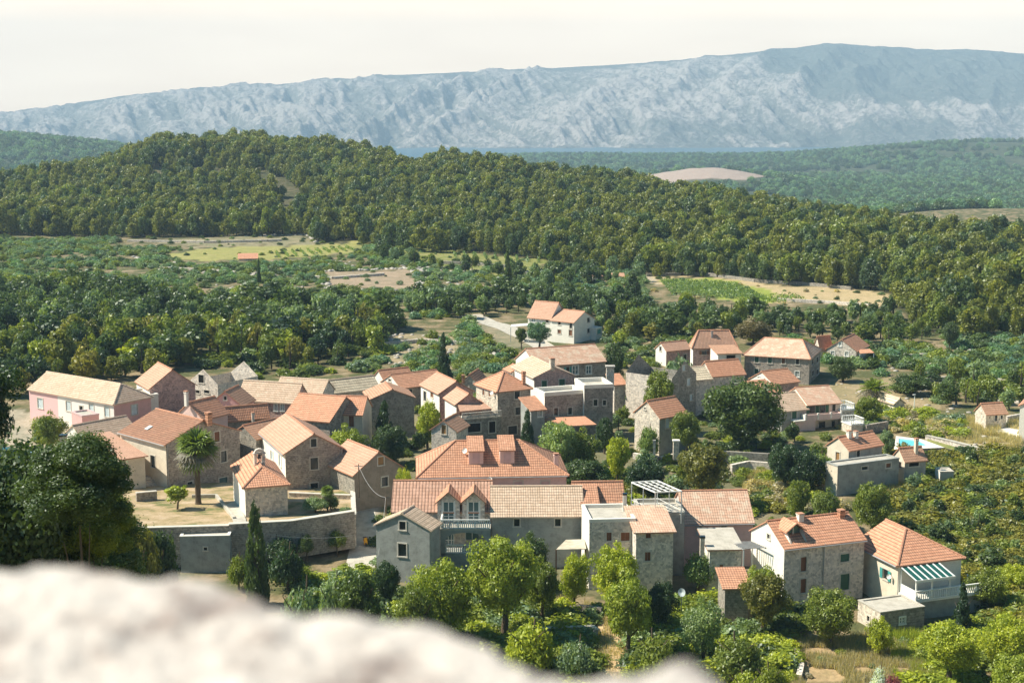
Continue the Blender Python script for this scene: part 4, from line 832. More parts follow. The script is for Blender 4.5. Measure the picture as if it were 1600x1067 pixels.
T('shrub', 'dark green bush under the tall loose tree, beside the blurred stone knob', 1025, 1030, 966, 78, 'bush', 'green', Y=119, cbot=0, cat='shrub')
T('tree', 'dark shrubby tree in shade left of the pale blue satellite dish', 1030, 985, 900, 60, 'round', 'dark', Y=131, cbot=0)
T('tree', 'silvery feathery tree below the satellite dish', 1098, 1006, 934, 74, 'round', 'olive', Y=124, cbot=0)
T('fig_tree', 'low wide fig tree with pale stems, lower right of centre', 1155, 1032, 972, 92, 'bush', 'green', Y=119, cbot=.05)
T('tree', 'tall feathery tree against the left wall of the three-level stone house', 1193, 1000, 886, 88, 'round', 'ochre', Y=130, cbot=.12)
T('tree', 'yellow-green tree behind feathery tree, top beside pergola posts', 1188, 950, 880, 62, 'round', 'lime', Y=135, cbot=0)
T('shrub', 'bright lime bush at bottom edge right of the blurred stone knob', 1165, 1082, 1030, 68, 'bush', 'lime', Y=113, cbot=0, cat='shrub')
T('shrub', 'mid green bush at bottom edge between lime bush and stone kerb', 1205, 1066, 1020, 60, 'bush', 'green', Y=115, cbot=0, cat='shrub')
T('fig_tree', 'large dark fig tree below the green door of the three-level house', 1296, 1018, 914, 104, 'wide', 'green', Y=128, cbot=0)
T('tree', 'slim leafy tree in front of old flat-roofed outbuilding', 1374, 1026, 962, 46, 'round', 'lime', Y=125, cbot=0)
T('tree', 'big yellow-green walnut tree in lower right corner area', 1484, 1075, 966, 116, 'wide', 'lime', Y=118, cbot=.15)
T('tree', 'yellow-green tree at right frame edge, below the terrace slope', 1572, 1062, 954, 92, 'wide', 'lime', Y=120, cbot=0)
T('tree', 'bushy tree at bottom right corner of the photo', 1590, 1110, 1016, 104, 'wide', 'lime', Y=112, cbot=0)
T('tree', 'dark ivy-clad shrub beside balustraded terrace, lower right', 1502, 985, 918, 38, 'conifer', 'dark', Y=131, cbot=0)
T('tree', 'green tree on slope right of the white balustrade', 1540, 960, 885, 76, 'round', 'green', Y=138, cbot=0)
T('tree', 'lime tree at right edge above the balustrade level', 1585, 945, 880, 64, 'round', 'lime', Y=142, cbot=0)
T('tree', 'rounded dark green tree below the concrete lower storey, left one of the three', 1247, 792, 742, 50, 'round', 'green', Y=166, cbot=0)
T('tree', 'rounded dark green tree below the concrete lower storey, middle one of the three', 1290, 806, 762, 54, 'round', 'green', Y=163, cbot=0)
T('tree', 'largest rounded tree of three below the concrete lower storey, rightmost', 1364, 822, 751, 70, 'round', 'green', Y=162, cbot=0)
T('tree', 'small tree beside the swimming pool edge', 1387, 698, 668, 30, 'round', 'olive', Y=192, cbot=.15)
T('tree', 'round green tree left of swimming pool, right of white railing terrace', 1358, 668, 618, 48, 'round', 'green', Y=215, cbot=0)
T('tree', 'dark tree right of the long two-storey stone house', 1316, 610, 556, 44, 'round', 'oak', Y=252, cbot=0)
T('tree', 'spreading dark tree behind the rubble shed and dry palm', 1424, 628, 582, 66, 'round', 'oak', Y=240, cbot=0)
T('tree', 'dark upright tree standing alone on the olive slope at right', 1484, 545, 497, 30, 'round', 'oak', cbot=0)
T('tree', 'round purple-brown tree behind the tall pink-roofed house', 1176, 548, 498, 66, 'round', 'brown', Y=292, cbot=0)
T('tree', 'purplish bare-looking bush behind long orange-roofed stone house', 958, 585, 528, 40, 'round', 'oak', Y=240, cbot=0)
T('tree', 'yellowish bush right of white pair of houses', 967, 540, 515, 26, 'mid', 'lime', Y=290, cbot=0)
T('tree', 'low green bush beside pale-roofed cottage', 1058, 592, 555, 48, 'mid', 'olive', Y=232, cbot=0)
T('tree', 'dark shrubby tree in the shade right of the terrace blocks', 945, 690, 645, 36, 'round', 'dark', Y=197, cbot=0)
T('climber', 'vine sprawling over grey slab roof below the pale pink house', 1090, 880, 846, 60, 'bush', 'vine', Y=142, cbot=.1, cat='vine')
T('climber', 'vine on wires left of small white-gabled house with twin chimneys', 1280, 718, 694, 50, 'bush', 'vine', Y=181, cbot=.2, cat='vine')
T('tree', 'dark shaded tree below vine wires, left of concrete lower storey', 1262, 752, 700, 64, 'round', 'dark', Y=178, cbot=0)
T('tree', 'dark shaded tree left of the concrete lower storey, behind rounded trees', 1225, 735, 690, 60, 'round', 'dark', Y=180, cbot=0)
T('tree', 'dark tree in the shade below the ochre-green rounded tree', 1010, 762, 712, 76, 'round', 'dark', Y=176, cbot=0)
T('tree', 'dark climbing greenery behind big pink house, right end', 915, 770, 712, 84, 'round', 'oak', Y=178, cbot=0)
T('shrub', 'tall cane clump left of the dark cypress shadow, lower left centre', 470, 940, 872, 84, 'bush', 'olive', Y=122, cbot=0, cat='shrub')
T('shrub', 'grey-green cane clump between cypress and alley foot', 520, 930, 868, 60, 'bush', 'olive', Y=127, cbot=0, cat='shrub')
T('shrub', 'dark ivy mound on the curved terrace wall', 448, 872, 832, 62, 'bush', 'dark', Y=143, cbot=0, cat='shrub')
T('tree', 'orange-tinged bush next to garage-like shed, half blurred', 215, 892, 800, 96, 'round', 'ochre', Y=126, cbot=0)
T('tree', 'dark rounded shrub right beside garage-like shed at left', 247, 888, 808, 80, 'round', 'oak', Y=130, cbot=0)
T('shrub', 'white flowering bush in dry grass, bottom right', 1374, 1056, 1020, 34, 'bush', 'flower', Y=114, cbot=0, cat='shrub')
T('shrub', 'dark red flowering bush beside the white flowering one', 1396, 1066, 1034, 32, 'bush', 'red', Y=113, cbot=0, cat='shrub')
crown('near', 'pine', 90, 60000, .024); crown('near', 'pine', 91, 60000, .024); crown('nearr', 'round', 92, 30000, .03)
T('tree', 'very near dark green pine with bright tips, out of focus at lower left', 50, 1233, 728, 330, 'near', 'oak', Y=46, cbot=.12, seed=0, tr=.3)
T('tree', 'near pine branch mass reaching right, out of focus below the lean-to annex', 150, 1233, 696, 190, 'near', 'oak', Y=43, cbot=.74, seed=1, tr=.2)
T('tree', 'near pine bough lowest and furthest right of the out-of-focus pines, above the rock', 168, 1233, 756, 150, 'near', 'green', Y=47, cbot=.72, seed=1, tr=.2)
T('tree', 'dark pine mass filling the gap between near pines and ochre bush, behind the rock', 165, 1222, 806, 190, 'near', 'oak', Y=58, cbot=.66, seed=0, tr=.2)
T('tree', 'near dark tree cut off by left edge, out of focus above parked cars', -14, 1222, 520, 170, 'nearr', 'dark', Y=60, cbot=.66, seed=2, tr=.15)
palm('fan_palm', 'tall fan palm with skirt of dry fronds on the dry lawn, left', 310, 788, 664, 80, Y=157, dry=.42)
palm('date_palm', 'wide drooping date palm with dead grey fronds behind rubble shed at right', 1366, 634, 588, 46, Y=232, fan=False, dry=.55)
palm('fan_palm', 'small short palm in the walled garden beside rubble stone house', 512, 798, 756, 26, Y=163, dry=.35)
T('cypress_tree', 'slim dark cypress alone in the far left fields beside red hut', 405, 443, 405, 7, 'cypress', 'dark', cbot=0)
T('conifer_tree', 'tall dark conifer in the fields left of the vineyard, centre', 793, 470, 398, 22, 'conifer', 'oak', cbot=0)
T('conifer_tree', 'dark conifer near the vineyard edge, behind the white pair of houses', 988, 472, 430, 42, 'conifer', 'oak', cbot=0)
T('climber', 'dark ivy patch hanging on left part of the tall curved retaining wall', 437, 870, 826, 56, 'bush', 'dark', Y=150.5, cbot=0, cat='ivy')
T('climber', 'small ivy patch on middle of the tall curved retaining wall', 478, 852, 826, 30, 'bush', 'oak', Y=151.5, cbot=.2, cat='ivy')
T('climber', 'green ivy clump at right end of the tall curved retaining wall', 527, 850, 818, 30, 'bush', 'green', Y=153.2, cbot=.2, cat='ivy')
T('shrub', 'bushy olive-green shrub between cypress and shed, under retaining wall', 372, 900, 850, 40, 'bush', 'green', Y=143, cbot=0, cat='shrub')
T('shrub', 'wide dark bush left of garage-like shed, behind the ochre one', 240, 870, 818, 60, 'bush', 'oak', Y=140, cbot=0, cat='shrub')
# ---- planting areas: outlines on the ground as seen in the photograph
OCC = set()
def near_house(x, y, m=0):
    for q in FOOT:
        c = (q[0]+q[2])/2; R = (q[0]-q[2]).length/2+m
        if (x-c.x)**2+(y-c.y)**2 < R*R: return True
    return False
FIELDS = [[(255,400),(300,386),(560,376),(575,396),(440,412),(300,416)], [(180,372),(480,368),(500,384),(300,392),(190,386)], [(590,398),(640,394),(760,396),(860,407),(840,424),(700,420)], [(500,425),(640,420),(660,455),(520,452)],
 [(1015,432),(1130,434),(1220,446),(1330,452),(1410,462),(1410,498),(1300,496),(1180,486),(1020,458)], [(735,490),(800,508),(870,545),(800,552),(740,515)], [(1230,985),(1400,985),(1470,1067),(1240,1100)], [(930,960),(985,960),(985,1067),(930,1067)], [(545,770),(590,775),(590,890),(548,890)], [(1500,655),(1600,652),(1600,684),(1568,684)]]
def inpoly1(a, b, poly): return bool(inpoly(np.array([a]), np.array([b]), poly)[0])
def scatter(poly, n, seed, mind=2.0, yr=None, excl=True):
    r = np.random.default_rng(seed); pts = []; cell = {}
    P = [ground(a, max(b, 200)) for a, b in poly]; x0, x1 = min(p.x for p in P), max(p.x for p in P); y0, y1 = min(p.y for p in P), max(p.y for p in P)
    if yr: y0, y1 = yr; Y = np.sqrt(r.uniform(y0*y0, y1*y1, n*9)); X = r.uniform(-.40, .40, n*9)*Y
    else: X = r.uniform(x0, x1, n*12); Y = r.uniform(y0, y1, n*12)
    Z = terr(X, Y); px, py = proj(X, Y, Z); k = inpoly(px + 6*r.normal(size=len(px)), py, poly)
    k &= (px > -60) & (px < 1660)
    if excl:
        for q in FIELDS: k &= ~inpoly(px, py, q)
    X, Y, Z, px, py = X[k], Y[k], Z[k], px[k], py[k]; k = np.ones(len(X), bool)
    for q in FOOT:
        c = (q[0]+q[2])/2; R_ = (q[0]-q[2]).length/2*.92+.5; k &= (X-c.x)**2+(Y-c.y)**2 > R_*R_
    for x, y, z, a, b in zip(X[k].tolist(), Y[k].tolist(), Z[k].tolist(), px[k].tolist(), py[k].tolist()):
        ck = (int(x//mind), int(y//mind))
        if any((ck[0]+i, ck[1]+j) in cell and (cell[(ck[0]+i, ck[1]+j)][0]-x)**2+(cell[(ck[0]+i, ck[1]+j)][1]-y)**2 < mind*mind for i in (-1,0,1) for j in (-1,0,1)): continue
        cell[ck] = (x, y); pts.append((x, y, z, a, b))
        if len(pts) >= n: break
    return pts
def pine_proto(seed, key='pine'):
    r = np.random.default_rng(seed); V, t = leaves(crown_shape('pine' if key == 'pine' else 'round', r), 1700, .10, r)
    V = V*np.array([.40*r.uniform(.65,1.3),.40*r.uniform(.65,1.3),.47])+np.array([.08*r.normal(),.08*r.normal(),.54]); Q = np.arange(len(V)).reshape(-1,4)
    tv = []; n = 6
    for z, rr in ((-.12,.028), (.3,.02), (.8,.008)):
        for k in range(n): tv.append((rr*math.cos(2*PI*k/n)+.03*math.sin(z*5+seed), rr*math.sin(2*PI*k/n), z))
    tq = [(len(V)+i*n+k, len(V)+i*n+(k+1) % n, len(V)+(i+1)*n+(k+1) % n, len(V)+(i+1)*n+k) for i in range(2) for k in range(n)]
    return np_mesh('pine_tree' if key == 'pine' else 'broadleaf_tree', np.vstack([V, tv]), np.vstack([Q, tq]), mats=[L['pine'], M['barkd']], mi=[0]*len(Q)+[1]*len(tq), attrs={'tint': ('FLOAT','POINT', np.concatenate([t, np.zeros(len(tv))]))})
def bush_proto(seed, nl=1100, sz=.11):
    r = np.random.default_rng(seed); V, t = leaves(crown_shape('bush', r), nl, sz, r); V = V*np.array([1,1,.75])+np.array([0,0,.5]); Q = np.arange(len(V)).reshape(-1,4)
    return np_mesh('bush', V, Q, mats=[L['olive']], attrs={'tint': ('FLOAT','POINT', t)})
def place(name, me, leaf, p, s, sz, label, cat, group, rz):
    o = bpy.data.objects.new(name, me); COL.objects.link(o); o.location = (p[0], p[1], p[2]-.1); o.scale = (s, s, sz); o.rotation_euler = (0,0,rz)
    o.material_slots[0].link = 'OBJECT'; o.material_slots[0].material = L[leaf]; return tag(o, label, cat, group)
def gn_stuff(name, src, pts, scl, lab=None):
    """one mass too many to count: every point carries a copy of the mesh of one of the visible plants in src"""
    pts = np.asarray(pts, np.float32); n = len(pts); me = bpy.data.meshes.new(name); me.vertices.add(n); me.vertices.foreach_set('co', pts.ravel())
    r = np.random.default_rng(n); s = np.asarray(scl, np.float32)
    a = me.attributes.new('scl', 'FLOAT_VECTOR', 'POINT'); a.data.foreach_set('vector', s.ravel())
    a = me.attributes.new('rot', 'FLOAT_VECTOR', 'POINT'); a.data.foreach_set('vector', np.stack([np.zeros(n), np.zeros(n), r.uniform(0, 6.28, n)], 1).astype(np.float32).ravel())
    a = me.attributes.new('pick', 'INT', 'POINT'); a.data.foreach_set('value', r.integers(0, len(src), n).astype(np.int32))
    o = bpy.data.objects.new(name, me); COL.objects.link(o); tag(o, kind='stuff')
    ng = bpy.data.node_groups.new(name, 'GeometryNodeTree'); ng.interface.new_socket('Geometry', in_out='INPUT', socket_type='NodeSocketGeometry'); ng.interface.new_socket('Geometry', in_out='OUTPUT', socket_type='NodeSocketGeometry')
    N = ng.nodes; gi = N.new('NodeGroupInput'); go = N.new('NodeGroupOutput'); ip = N.new('GeometryNodeInstanceOnPoints'); g2 = N.new('GeometryNodeGeometryToInstance')
    for q in src[::-1]:
        oi = N.new('GeometryNodeObjectInfo'); oi.inputs['Object'].default_value = q; oi.inputs['As Instance'].default_value = True; oi.transform_space = 'ORIGINAL'; ng.links.new(oi.outputs['Geometry'], g2.inputs[0])
    ng.links.new(gi.outputs[0], ip.inputs['Points']); ng.links.new(g2.outputs[0], ip.inputs['Instance']); ip.inputs['Pick Instance'].default_value = True
    for nm, sock, tp in (('scl', 'Scale', 'FLOAT_VECTOR'), ('rot', 'Rotation', 'FLOAT_VECTOR'), ('pick', 'Instance Index', 'INT')):
        x = N.new('GeometryNodeInputNamedAttribute'); x.data_type = tp; x.inputs['Name'].default_value = nm; ng.links.new(x.outputs['Attribute'], ip.inputs[sock])
    ng.links.new(ip.outputs[0], go.inputs[0]); md = o.modifiers.new('plants', 'NODES'); md.node_group = ng; return o
PINE = [pine_proto(100+i) for i in range(8)]; BL = [pine_proto(200+i, 'bl') for i in range(3)]; BU = [bush_proto(300+i) for i in range(4)]
crest = [(-60,270),(0,291),(130,278),(190,262),(240,243),(370,236),(500,238),(600,252),(650,272),(700,262),(760,266),(850,284),(1000,303),(1200,340),(1350,364),(1600,397),(1660,402)]
forest = [(-60,366)]+[(a, b-9) for a, b in crest]+[(1660,535),(1600,535),(1500,528),(1425,512),(1400,478),(1330,452),(1250,447),(1050,437),(850,410),(600,388),(450,374),(200,372)]
clear = [(178,262),(330,262),(420,268),(480,300),(470,345),(425,352),(400,300),(330,290),(200,284)]
def tree_attr(px, py, r):
    return r.uniform(6.5, 10.5)
pf = scatter(forest, 11500, 41, 3.3, yr=(300, 900)); r_ = random.Random(5); pinew = []
for p in pf:
    if inpoly(np.array([p[3]]), np.array([p[4]]), clear)[0] and r_.random() < .86: continue
    pinew.append(p)
pinew.sort(key=lambda p: p[1]); src_p = []; rest = []; rs = []
for i, p in enumerate(pinew):
    h_ = (4.2+6.2*r_.random()**1.4)*(.75+.5*float(vnoise(p[0]*.03, p[1]*.03, 4)))*(1.12 if 180 < p[3] < 620 and p[1] > 780 else 1); wd = h_*r_.uniform(.9, 1.25)
    if i < 300:
        a = p[3]; zone = 'right end of the wood above the olive slope' if a > 1250 else ('lower edge of the wood above the vineyard' if a > 850 else ('lower edge of the wood, centre' if a > 450 else 'lower edge of the wood at left'))
        o = place('pine_tree', PINE[i % 8], ['pine','pine','pine','green','oak'][r_.randrange(5)], p, wd, h_, 'olive-green pine among its like at '+zone, 'pine tree', 'pines at '+zone, r_.uniform(0, 6.28))
        if len(src_p) < 16: src_p.append(o)
    else: rest.append(p[:3]); rs.append((wd, wd*r_.uniform(.8,1.25), h_))
gn_stuff('pine_forest', src_p, rest, rs)
# beyond the crest: the far wooded plain
r2 = np.random.default_rng(77); fy = 1000*np.exp(r2.uniform(0, 1.42, 16000)); fx = r2.uniform(-.06, .42, 16000)*fy; k = fbm(fx*.006, fy*.004, 3, 61) > .34; fx, fy = fx[k], fy[k]
lx = r2.uniform(-.42, -.2, 2500); ly = r2.uniform(2100, 3000, 2500); fx = np.concatenate([fx, lx*ly]); fy = np.concatenate([fy, ly]); fz = terr(fx, fy)+1.0
k = np.exp(-((fx-255)/150)**2-((fy-2110)/130)**2) < .42; fx, fy, fz = fx[k], fy[k], fz[k]
far_pts = np.stack([fx, fy, fz], 1)
# mixed trees between the village and the fields
mixed = [([(1410,730),(1480,715),(1660,720),(1660,930),(1560,930),(1470,860),(1400,810)], 34, 69, 3.4, (1.6,3.0), 'scrub slope at lower right', ['oak','green','oak','olive']),
 ([(60,690),(180,640),(560,612),(700,600),(960,600),(1180,600),(1290,660),(1290,800),(1240,900),(600,900),(560,700),(380,700)], 46, 65, 4.0, (2.0,3.6), 'yards between the village houses', ['oak','green','olive','oak']),
 ([(-60,470),(60,462),(200,465),(330,492),(560,490),(620,510),(585,560),(430,585),(390,570),(300,568),(250,592),(150,600),(40,612),(-60,630)], 450, 31, 2.9, (4.0,7.5), 'left woodland behind the pink house', ['oak','green','pine','green','pine','dark','ochre','lime','oak']),
 ([(640,478),(860,472),(1000,492),(1200,508),(1400,500),(1400,512),(1160,520),(1000,540),(930,520),(860,480),(740,500),(640,490)], 210, 32, 3.4, (3.,6.5), 'belt of trees behind the white houses', ['oak','pine','green','oak','pine','ochre']),
 ([(1180,505),(1400,500),(1440,530),(1390,545),(1280,530),(1180,530)], 46, 33, 3.2, (3,5), 'belt of trees behind the white houses', ['oak','green']),
 ([(600,395),(860,420),(1000,440),(860,450),(600,410)], 50, 35, 4., (3,6.5), 'field edge above the belt', ['oak','pine','green']),
 ([(1480,640),(1600,640),(1600,600),(1420,600)], 22, 34, 3., (2.5,5), 'slope at the right edge', ['oak','green','olive'])]
src_b = []; bl = []
for poly, n, sd_, md_, hr, zn, lf in mixed:
    for p in scatter(poly, n, sd_, md_): bl.append((p, r_.uniform(*hr)*(1 if r_.random() < .8 else 1.2), zn, lf[r_.randrange(len(lf))]))
bl.sort(key=lambda q: q[0][1]); rest = []; rs = []
for i, (p, h_, zn, lf) in enumerate(bl):
    wd = h_*r_.uniform(1.05, 1.5)
    if i < 300:
        nm = {'oak': 'dark holm-oak', 'dark': 'blackish holm-oak', 'green': 'mid-green broadleaf tree', 'pine': 'olive-green pine', 'ochre': 'ochre-tinged tree', 'olive': 'grey-green tree', 'lime': 'yellow-green tree'}[lf]
        o = place('pine_tree' if lf == 'pine' else 'broadleaf_tree', (PINE if lf == 'pine' else BL)[i % 3], lf, p, wd, h_, nm+' in the '+zn, 'tree', 'trees in the '+zn, r_.uniform(0, 6.28))
        if len(src_b) < 8: src_b.append(o)
    else: rest.append(p[:3]); rs.append((wd, wd, h_))
if rest: gn_stuff('mixed_woodland', src_b, rest, rs)
# olive groves, maquis and scrub
bz = [([(-60,430),(330,460),(560,450),(620,500),(590,580),(430,600),(300,575),(200,585),(40,605),(-60,610)], 700, 62, 1.6, (.8,2.2), ['green','oak','lime','green','olive']),
 ([(700,560),(800,560),(800,580),(700,590)], 24, 63, 1.5, (.7,1.4), ['green','olive']),
 ([(-60,372),(200,374),(600,388),(860,412),(1010,432),(1010,486),(860,472),(640,478),(600,500),(560,490),(330,492),(200,465),(-60,470)], 1900, 51, 2.3, (.9,2.0), ['olive','olive','teal','green','oak']),
 ([(560,455),(740,500),(800,560),(800,585),(560,590),(540,560)], 260, 52, 2.0, (.9,1.9), ['olive','green','teal']),
 ([(1150,525),(1280,535),(1400,512),(1600,535),(1660,540),(1660,650),(1480,640),(1380,600),(1290,560)], 620, 53, 1.9, (.9,2.1), ['olive','teal','green','oak']),
 ([(940,520),(1100,520),(1090,545),(1010,580),(960,575)], 70, 57, 1.9, (.9,1.9), ['olive','green','oak']),
 ([(1395,708),(1480,712),(1660,712),(1660,1000),(1560,1000),(1500,900),(1400,830),(1380,760)], 950, 54, 1.1, (.7,1.8), ['ochre','ochre','ochre','green','oak','ochre']),
 ([(1280,800),(1390,800),(1400,880),(1500,860),(1520,900),(1340,800)], 60, 58, 1.3, (.8,1.4), ['ochre','green']),
 ([(1180,760),(1290,760),(1300,800),(1180,800)], 50, 59, 1.3, (.6,1.2), ['ochre','dry','green']),
 ([(860,745),(1010,755),(1050,790),(900,770)], 60, 60, 1.2, (.7,1.2), ['ochre','green']),
 ([(1290,650),(1400,640),(1540,665),(1480,690),(1400,676),(1300,668)], 90, 55, 1.5, (.6,1.5), ['green','dry','olive','lime']),
 ([(430,900),(620,900),(900,960),(1100,940),(1250,940),(1260,1067),(700,1067),(560,1000)], 420, 56, 1.1, (.6,1.7), ['green','olive','lime','oak']),
 ([(1440,1000),(1600,960),(1660,1100),(1400,1100)], 90, 61, 1.5, (.8,1.6), ['lime','green'])]
ind = []
bz += [([(200,372),(480,366),(640,392),(860,400),(840,430),(640,460),(500,455),(440,415),(255,402)], 130, 66, 4., (.5,1.2), ['olive','green','oak']), ([(1015,432),(1220,446),(1410,462),(1400,498),(1180,486),(1020,458)], 60, 67, 4., (.4,.9), ['olive','dry','oak']), ([(1230,985),(1400,985),(1470,1067),(1240,1100)], 16, 68, 2., (.3,.6), ['olive','dry','green'])]
bz += [([(60,690),(180,640),(560,612),(700,600),(960,600),(1180,600),(1290,660),(1290,800),(1240,930),(600,930),(590,860),(560,700),(380,700)], 520, 64, 1.2, (.5,1.3), ['oak','green','olive','green','oak','lime'])]

for poly, n, sd_, md_, hr, lf in bz:
    for p in scatter(poly, n, sd_, md_, excl=sd_ not in (66, 67, 68)):
        if sd_ in (51, 53, 52) and float(fbm(p[0]*.035+3, p[1]*.05, 3, 9)) > .57 and r_.random() < .85: continue
        ind.append((p, r_.uniform(*hr), lf[r_.randrange(len(lf))]))
ind.sort(key=lambda q: q[0][1]/q[1]); gsrc = {}; rest = {}
for i, (p, s, lf) in enumerate(ind):
    s *= 1.15; sx = s*r_.uniform(.9, 1.5)
    if i < 300 or lf not in gsrc or len(gsrc[lf]) < 3:
        if i >= 300 and sum(len(v) for v in gsrc.values()) > 330: pass
        nm = {'ochre': 'yellow-brown', 'olive': 'grey-green', 'teal': 'blue-green', 'green': 'fresh green', 'oak': 'dark green', 'lime': 'yellow-green', 'dry': 'dried straw-coloured'}[lf]
        pl = 'on the scrub slope at lower right' if p[3] > 1375 and p[4] > 700 else ('in the rough garden ground at bottom' if p[4] > 890 else ('between the houses at right' if p[4] > 640 and p[3] > 1100 else ('behind the big pink house' if p[4] > 640 else 'on the olive terraces beyond the village')))
        o = place('bush', BU[i % 4], lf, p, sx, s, nm+' low bush '+pl, 'bush', nm+' bushes '+pl, r_.uniform(0, 6.28)); gsrc.setdefault(lf, []).append(o)
    else: rest.setdefault(lf, []).append((p[:3], (sx, sx, s)))
for lf, q in rest.items(): gn_stuff('scrub', gsrc[lf][:4], [a for a, b in q], [b for a, b in q])

hs = r2.uniform(6, 10, len(far_pts))*(1+(far_pts[:,1] > 2000)*.5); gn_stuff('distant_forest', (gsrc.get('teal', [])[:5]+gsrc.get('oak', [])[:4]), far_pts, np.stack([hs*.75, hs*.75, hs*.85], 1))  # blue-green bush copies: some of the distance haze put into the leaf colour
# ------------------------------------------------------------------ terraces, walls, small structures
def terrace_lawn():
    fr = [at(190,834,148.5), at(255,830,149.2), at(358,821,150.2), at(455,814,152), at(553,803,155)]
    bk = [at(140,750,172), at(225,760,176), at(372,760,178), at(455,760,178), at(548,760,176)]
    b = MB(); n = 14
    for i in range(4):
        for k in range(n):
            def q(a, c, t): p = a.lerp(c, t); return (p.x, p.y, TZ(p.y)+.12*math.sin(p.x*.9)*math.sin(p.y*.7))
            b.face([q(fr[i],bk[i],k/n), q(fr[i+1],bk[i+1],k/n), q(fr[i+1],bk[i+1],(k+1)/n), q(fr[i],bk[i],(k+1)/n)])
    t = NT('dry_lawn'); ob = t.tc.outputs['Object']; c = t.ramp(t.noise(ob, .35, 5, .6), [(.36, (.15,.16,.06)), (.47, (.34,.26,.14)), (.58, (.44,.33,.21)), (.7, (.50,.40,.28))])
    c = t.mix(1, c, t.ramp(t.noise(ob, 5, 3), [(.3, (.8,)*3), (.7, (1.15,)*3)]), 'MULTIPLY'); tag(b.build('terrace_lawn', t.out(c)), kind='structure')
    return fr
fr_ = terrace_lawn()
def wall_run(name, label, pts, h, w=.45, mat='stone', cap=None, cat='wall', base=None, below=.6):
    """a free-standing wall along points (top edge heights come from the points), h high"""
    b = MB(); pts = [Vector(p) for p in pts]; u = 0
    o = pts[0].copy(); root = empty(name, o); tag(root, label, cat)
    for i in range(len(pts)-1):
        a, c = pts[i]-o, pts[i+1]-o; d = (c-a); d.z = 0; L_ = d.length; n = Vector((d.y, -d.x, 0)).normalized()*w/2; dn = Vector((0,0,h+below)); m = M[mat]
        A, B_, C, D = a+n, c+n, c-n, a-n
        b.face([A-dn, B_-dn, B_, A], m, [(u,-h-below), (u+L_,-h-below), (u+L_,0), (u,0)]); b.face([C-dn, D-dn, D, C], m, [(u,-h-below), (u+L_,-h-below), (u+L_,0), (u,0)])
        b.face([A, B_, C, D], m, [(u,0), (u+L_,0), (u+L_,w), (u,w)])
        if i == 0: b.face([D-dn, A-dn, A, D], m)
        if i == len(pts)-2: b.face([B_-dn, C-dn, C, B_], m)
        u += L_
    b.build('wall', None, root)
    if cap:
        k = MB()
        for i in range(len(pts)-1):
            a, c = pts[i]-o, pts[i+1]-o; d = (c-a).normalized(); k.bar(a+Vector((0,0,.05)), c+Vector((0,0,.05))+d*.002, w+.12, .1, M[cap])
        k.build('coping', None, root)
    return root
def gw(pts, h):   # wall foot seen at pixels -> top points
    out = []
    for a, b in pts: g = ground(a, b); out.append((g.x, g.y, g.z+h))
    return out
wall_run('retaining_wall', 'tall rubble retaining wall curving below the chapel garden', [(p.x, p.y-.15, TZ(p.y)+.25+(.5 if i == 2 else 0)) for i, p in enumerate([fr_[2], fr_[3], fr_[4]])], 3.6, .6, 'stone', 'surround')
wall_run('retaining_wall', 'plain shaded retaining wall behind garage-like shed under dry lawn', [(p.x, p.y-.15, TZ(p.y)+.1) for p in fr_[:3]], 3.6, .5, 'stoned', 'surround')
wall_run('retaining_wall', 'short return wall of the garden terrace down the alley side', [(fr_[4].x, fr_[4].y-.1, TZ(155)+.25), (at(548,770,170).x, 172, TZ(172)+.3)], 3.0, .45, 'stonel', 'surround')
wall_run('garden_wall', 'low kerb wall between dry lawn and chapel path', [tuple(on_terrace(*p)+Vector((0,0,.35))) for p in ((366,812), (338,776), (300,777))], .4, .3, 'concrete')
wall_run('garden_wall', 'low stone wall with pale coping at foot of outside stairs, left of palm', [tuple(on_terrace(*p)+Vector((0,0,1.0))) for p in ((245,780), (213,783))], 1.0, .4, 'stone', 'surround')
wall_run('garden_wall', 'low white-topped wall at back of chapel garden', [tuple(on_terrace(*p)+Vector((0,0,.5))) for p in ((452,776), (548,780))], .5, .35, 'stonel', 'surround')
b = MB(); pv = [on_terrace(*p) for p in ((352,790),(372,783),(384,812),(386,822),(366,820))]; b.face([(p.x, p.y, TZ(p.y)+.16) for p in pv]); tag(b.build('chapel_path', 'concrete'), kind='structure')
# chapel bell gable
hb = h52; q = local(hb, 399, 729, hb.H+.2); bx_ = MB(); q = Vector((hb.La/2, 5.0, hb.H+hb.r*.9)); W2, TH2, HT = .62, .26, 1.9
m = M['stonel']; bx_.box(q.x-W2, q.x-W2+.30, q.y-TH2, q.y+TH2, q.z-.8, q.z+1.25, m); bx_.box(q.x+W2-.30, q.x+W2, q.y-TH2, q.y+TH2, q.z-.8, q.z+1.25, m); bx_.box(q.x-W2+.3, q.x+W2-.3, q.y-TH2, q.y+TH2, q.z-.8, q.z+.1, m)
for i in range(8):
    a0, a1 = PI*i/8, PI*(i+1)/8
    for (r0, r1) in ((.32, .62),):
        P4 = [Vector((q.x-r*math.cos(a), 0, q.z+1.25+r*math.sin(a)*.9)) for r, a in ((r0,a0), (r1,a0), (r1,a1), (r0,a1))]
        f1 = [Vector((p.x, q.y-TH2, p.z)) for p in P4]; f2 = [Vector((p.x, q.y+TH2, p.z)) for p in P4]
        bx_.face(f1, m); bx_.face(f2[::-1], m)
        for k in range(4): bx_.face([f1[k], f2[k], f2[(k+1) % 4], f1[(k+1) % 4]], m)
bx_.box(q.x-W2-.1, q.x+W2+.1, q.y-TH2-.08, q.y+TH2+.08, q.z+1.22, q.z+1.30, m)
